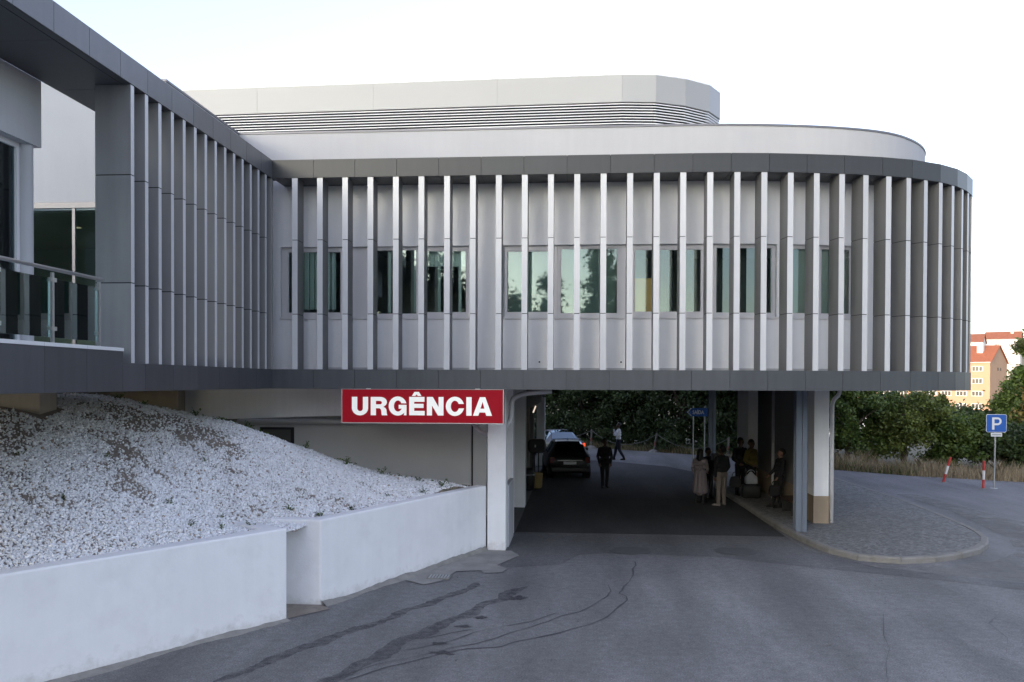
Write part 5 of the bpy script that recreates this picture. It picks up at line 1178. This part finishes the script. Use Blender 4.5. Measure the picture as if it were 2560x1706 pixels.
    if skirt:
        z0, r0, z1, r1, key = skirt
        for k in range(7):
            a_ = 2*pi*k/7; add((cos(a_)*r1*.55, sin(a_)*r1*.4, z1), (cos(a_)*r0*.7, sin(a_)*r0*.52, z0), r1*.5, r0*.42, key)
        add((0, 0, z1), (0, 0, z0), r1*.7, r0*.7, key)
    sc_ = height/1.765; mb = MB()
    for p0, p1, r0, r1, m in prims: capsule(mb, p0, p1, r0, r1)
    me = mb.mesh('tmp', m_hair, fix=True); t = bpy.data.objects.new('tmp', me); col.objects.link(t)
    rm = t.modifiers.new('r', 'REMESH'); rm.mode = 'VOXEL'; rm.voxel_size = .0105
    sm = t.modifiers.new('s', 'SMOOTH'); sm.factor = .5; sm.iterations = 3
    dg = bpy.context.evaluated_depsgraph_get(); body = bpy.data.meshes.new_from_object(t.evaluated_get(dg)); bpy.data.objects.remove(t)
    keys = ['top', 'bot', 'shoe', 'skin', 'hair', 'coat']; mats = {'top': top, 'bot': bot, 'shoe': shoe, 'skin': skin, 'hair': m_hair, 'coat': top}
    body.materials.clear()
    for k in keys: body.materials.append(mats[k])
    nf = len(body.polygons); cen = np.empty(nf*3); body.polygons.foreach_get('center', cen); cen = cen.reshape(-1, 3); best = np.full(nf, 1e9); mi = np.zeros(nf, np.int32)
    for p0, p1, r0, r1, m in prims:
        A_ = np.array(p0); D_ = np.array(p1)-A_; LL = max(D_@D_, 1e-9); tt = np.clip((cen-A_)@D_/LL, 0, 1); dist = np.linalg.norm(cen-(A_+tt[:, None]*D_), axis=1)-(r0+(r1-r0)*tt); upd = dist < best; best[upd] = dist[upd]; mi[upd] = keys.index(m)
    body.polygons.foreach_set('material_index', mi); body.polygons.foreach_set('use_smooth', [True]*nf); body.name = 'person'
    body.transform(Matrix.Scale(sc_, 4)); o = link('person', body); o.location = loc; o.rotation_euler = (0, 0, yaw); tag(o, label, 'person')
    e = MB()
    for sx in (-1, 1):
        ex, ey = R_(sx*.034, -.098); q_ = T((ex, ey, 1.655)); e.lathe([(.001, -.011), (.009, -.006), (.011, 0), (.009, .006), (.001, .011)], (q_[0]*sc_, q_[1]*sc_, q_[2]*sc_), 8)
    child('eyes', e.mesh('eyes', m_hair), o)
    return o
DOWN = [((-.225, .02, 1.13), (-.235, -.03, .89), (0, 0, -1)), ((.225, .02, 1.13), (.235, -.03, .89), (0, 0, -1))]
STAND = [((-.10, -.01, .50), (-.11, .02, .09), (-.14, -.15, 0)), ((.10, -.01, .50), (.11, .02, .09), (.14, -.15, 0))]
WALK = [((-.09, -.10, .52), (-.09, -.20, .10), (-.09, -.38, 0)), ((.09, .02, .50), (.09, .24, .13), (.09, .10, 0))]
IDLE = [((-.10, -.03, .50), (-.12, -.04, .09), (-.15, -.20, 0)), ((.11, .0, .50), (.16, .05, .09), (.24, -.10, 0))]
person('person in white shirt and dark trousers walking left with hand at the ear', (2.09, 43.4, 0), radians(-82), 1.86, (c_white, c_navy, c_shoe, m_skind), [((-.2, -.16, 1.19), (-.13, -.19, 1.44), (0, 0, 1)), ((.2, -.13, 1.17), (.08, -.22, 1.27), (-1, 0, .3))], WALK, (0, -.5))
person('person all in black walking towards the viewer beside the black car', (1.03, 31.8, 0), radians(6), 1.82, (c_black, c_black, c_shoe, m_skind), [((-.25, .05, 1.13), (-.20, -.06, .90), (.3, -.2, -1)), ((.25, .05, 1.13), (.20, -.06, .90), (-.3, -.2, -1))], [((-.09, -.05, .50), (-.08, -.02, .09), (-.11, -.19, 0)), ((.09, .02, .50), (.08, .1, .10), (.11, -.06, 0))])
person('person in long pale coat with dark hair, seen from behind near the kerb', (3.98, 28.0, 0), radians(150), 1.76, (c_coat, c_black, c_shoe, m_skin), [((-.24, -.03, 1.14), (-.16, -.2, 1.02), (.4, -.6, 0)), ((.25, .02, 1.13), (.23, -.12, .93), (0, -.3, -1))], STAND, long_hair=True, skirt=(.42, .24, 1.02, .19, 'coat'))
person('person in dark clothes half hidden behind the pale coat', (4.42, 29.2, 0), radians(20), 1.70, (c_black, c_char, c_shoe, m_skind), DOWN, STAND, (.3, 0))
person('person in dark jacket, beige trousers and pale shoes carrying a bag', (4.60, 27.6, 0), radians(-150), 1.90, (c_dkgreen, c_beige, c_pale_shoe, m_skind), [((-.26, .0, 1.14), (-.22, -.12, .95), (0, -.3, -1)), ((.25, .02, 1.13), (.22, -.02, .88), (0, 0, -1))], IDLE, (.2, 0))
person('tall person in black standing in the middle of the waiting group', (5.50, 29.3, .122), radians(25), 1.92, (c_black, c_black, c_shoe, m_skind), [((-.25, .02, 1.13), (-.16, -.16, 1.0), (.5, -.5, 0)), ((.25, .02, 1.13), (.22, -.06, .9), (0, 0, -1))], STAND, (-.3, 0))
person('person in mustard shirt and dark trousers by the pale pillar', (5.82, 29.1, .122), radians(35), 1.88, (c_olive, c_char, c_shoe, m_skind), [((-.25, .04, 1.13), (-.12, -.14, 1.0), (.6, -.4, 0)), ((.27, .04, 1.15), (.23, .0, .92), (0, 0, -1))], IDLE, (-.3, 0))
person('person in dark clothes leaning back against the side wall facing left', (6.12, 26.5, .122), radians(-75), 1.78, (c_char, c_black, c_shoe, m_skin), [((-.23, -.03, 1.14), (-.2, -.2, .97), (0, -.6, -.5)), ((.23, -.02, 1.14), (.22, -.14, .95), (0, -.4, -.8))], [((-.10, -.05, .50), (-.10, -.12, .09), (-.12, -.30, 0)), ((.10, -.02, .50), (.11, -.04, .09), (.13, -.21, 0))], (-.2, 0), lean=(0, .1))
# bags
def bag(name, label, cat, c, w, d, h, m, strap=0, taper=.8):
    T = thing(name, label, cat, c); x, y, z = c; s = MB()
    s.v = []; prof = ((.0, .82), (.04, 1), (h*.55, 1), (h*.93, taper), (h, taper*.7))
    q = rrect(-w/2, w/2, -d/2, d/2, min(w, d)*.3, 4); nn = len(q)
    for zz, k in prof: s.v += [(x+a*k, y+b_*k, z+zz) for a, b_ in q]
    for r_ in range(len(prof)-1):
        for k in range(nn): s.f.append((r_*nn+k, r_*nn+(k+1) % nn, (r_+1)*nn+(k+1) % nn, (r_+1)*nn+k))
    s.f += [tuple(reversed(range(nn))), tuple((len(prof)-1)*nn+k for k in range(nn))]; s.m = [0]*len(s.f); s.build('body', m, T, smooth=True)
    if strap:
        s = MB(); s.tube([(x+w*.28*cos(a_), y, z+h*.95+strap*sin(a_)) for a_ in [pi*k/10 for k in range(11)]], .012, 6); s.build('handle', m, T)
    return T
bag('shoulder_bag', 'black shoulder bag hanging at the side of the beige-trousered person', 'bag', (4.98, 27.35, .62), .36, .16, .34, c_black, .16)
bag('suitcase', 'black suitcase standing on the paving before the group', 'suitcase', (5.72, 28.6, .122), .62, .24, .46, m_black, .06, .97)
bag('carrier_bag', 'pale plastic carrier bag resting on the black suitcase', 'bag', (5.72, 28.62, .582), .40, .2, .40, cloth('pale_plastic', (.36, .38, .42)), .08, .25)
bag('hand_bag', 'dark holdall held by the leaning person', 'bag', (5.92, 26.12, .52), .34, .2, .32, c_black, .14)
TR = thing('camera_tripod', 'thin dark tripod standing beside the pale coat', 'tripod', (4.5, 27.6, 0))
for dx, dy in ((-.28, -.1), (.3, -.12), (.02, .3)):
    s = MB(); s.tube([(4.45, 27.9, 1.25), (4.45+dx, 27.9+dy, 0)], [.018, .012], 6); s.build('leg', m_black, TR)
s = MB(); s.tube([(4.45, 27.9, 1.2), (4.45, 27.9, 1.42)], .02, 8); s.build('centre_column', m_black, TR)
s = MB(); s.box(4.33, 4.57, 27.75, 28.1, 1.42, 1.62); s.tube([(4.45, 27.75, 1.52), (4.45, 27.6, 1.52)], [.06, .07], 12); s.build('camera_body', m_black, TR)

# ------------------------------------------------------------------ buildings far right
def far_house(name, label, cx, cy, z0, w, d, h, roof_h, yaw, m_wall_f, m_wall_s, m_roof, rows, cols, ww, wh, chim=()):
    T = bpy.data.objects.new(name, None); col.objects.link(T); T.location = (cx, cy, z0); T.rotation_euler = (0, 0, yaw); tag(T, label, 'building')
    ad = lambda nm, mb, m, par=None: child(nm, mb.mesh(nm, m), par or T)
    # origin: front corner; front wall along -x (plane y=0), gable wall along +y at x=0
    s = MB(); s.box(-w, 0, 0, d, 0, h); s.poly([(0, 0, h), (0, d, h), (0, d/2, h+roof_h)]); s.poly([(-w, 0, h), (-w, d/2, h+roof_h), (-w, d, h)]); wall = ad('wall', s, m_wall_f)
    s = MB(); o_ = .45
    for sg in (0, 1):
        ya, yb = (-o_, d/2) if sg == 0 else (d+o_, d/2); za = h-roof_h*o_/(d/2)
        s.poly([(-w-o_, ya, za), (o_, ya, za), (o_, yb, h+roof_h), (-w-o_, yb, h+roof_h)]); s.poly([(-w-o_, ya, za+.18), (o_, ya, za+.18), (o_, yb, h+roof_h+.18), (-w-o_, yb, h+roof_h+.18)])
        s.quad((-w-o_, ya, za), (o_, ya, za), (o_, ya, za+.18), (-w-o_, ya, za+.18)); s.quad((o_, ya, za), (o_, yb, h+roof_h), (o_, yb, h+roof_h+.18), (o_, ya, za+.18))
    rf = ad('roof', s, m_roof)
    for (x, y, hh, ww_) in chim:
        s = MB(); zr = h+roof_h*(1-abs(y-d/2)/(d/2)); s.box(x-ww_, x+ww_, y-ww_, y+ww_, zr-.5, zr+hh); s.box(x-ww_*1.2, x+ww_*1.2, y-ww_*1.2, y+ww_*1.2, zr+hh+.002, zr+hh+.2); ad('chimney', s, m_farwhite, rf)
    s = MB(); s.box(-w-.2, .2, -.5, -.35, h-.25, h-.06); ad('gutter', s, m_farwhite, rf)
    for r_ in rows:
        s = MB(); s.box(-w, -.4, -.03, -.004, r_-.12, r_+wh+.12); ad('window_band', s, m_farwhite, wall) if False else None
        for c_ in cols:
            s = MB(); s.box(c_-ww/2, c_+ww/2, -.06, -.003, r_, r_+wh); f = ad('window', s, m_farwhite)
            for k in range(3):
                a_ = c_-ww/2+.12+k*(ww-.24)/3; s = MB(); s.box(a_+.08, a_+(ww-.24)/3-.08, -.075, -.062, r_+.15, r_+wh-.15); ad('pane', s, m_farglass, f)
    return T
m_farwhite = mat('far_white_trim', (.72, .70, .68), rough=.8, var=.04); m_farglass = mat('far_window_glass', (.05, .05, .055), rough=.15, var=.05)
m_orange = mat('far_salmon_wall', (.46, .30, .20), rough=.9, var=.06, vs=.3); m_tile = mat('far_clay_tiles', (.32, .11, .055), rough=.85, var=.2, vs=1.2); m_tile2 = mat('far_old_tiles', (.26, .10, .06), rough=.85, var=.2, vs=1.0)
# corner of the salmon block seen at the right edge
FY = radians(-38)
far_house('apartment_block', 'salmon apartment block with red tiled roof lit by low sun at the right edge', 120.0, 259, -9, 36, 20, 19.4, 5.0, FY, m_orange, m_orange, m_tile, [16.6, 13.0, 9.3, 5.6], [-3.4, -7.6, -11.8, -16, -20.2, -24.4, -28.6], 3.0, 1.55, [(-4, 6, 2.6, .8), (-1.5, 15, 2.4, .8), (-14, 6, 2.4, .8)])
bm_ = bpy.data.objects['apartment_block']
for r_ in (16.9,):
    for yy in (9, 12.2):
        s = MB(); s.box(.003, .06, yy-.5, yy+.5, r_, r_+.9); f = child('gable_window', s.mesh('gable_window', m_farglass), bm_)
far_house('town_house', 'white house with brown red roof behind the salmon block', 150, 330, -6, 22, 12, 25.5, 3.2, radians(-30), m_farwhite, m_farwhite, m_tile2, [22], [-4, -9, -14], 2.2, 1.3, [(-6, 4, 1.6, .5), (-14, 4, 1.6, .5)])
far_house('hill_house', 'small sunlit house with tiled roof highest at the right edge', 171, 345, -6, 12, 10, 27.5, 3.0, radians(-30), m_farwhite, m_farwhite, m_tile2, [24.5], [-3, -8], 1.8, 1.2, [(-3, 4, 1.5, .5)])
far_house('low_house', 'low white building glimpsed between the trees under the curved end', 52, 130, gz(52, 130), 16, 9, 6.0, 2.2, radians(-20), m_farwhite, m_farwhite, m_tile2, [3.2], [-3, -8, -13], 1.8, 1.2, [(-5, 3, 1.2, .4)])
x, y = 163, 318
tree('distant_tree', 'dark tree standing above the roofs at the right edge', x, y, -6, 31, [(0, 0, 24, 5, 5, 6, .6), (4, 0, 21, 4, 4, 5, .4)], 6000, .8, m_leafd, trunk=.6, seed=300, clump=1.2)
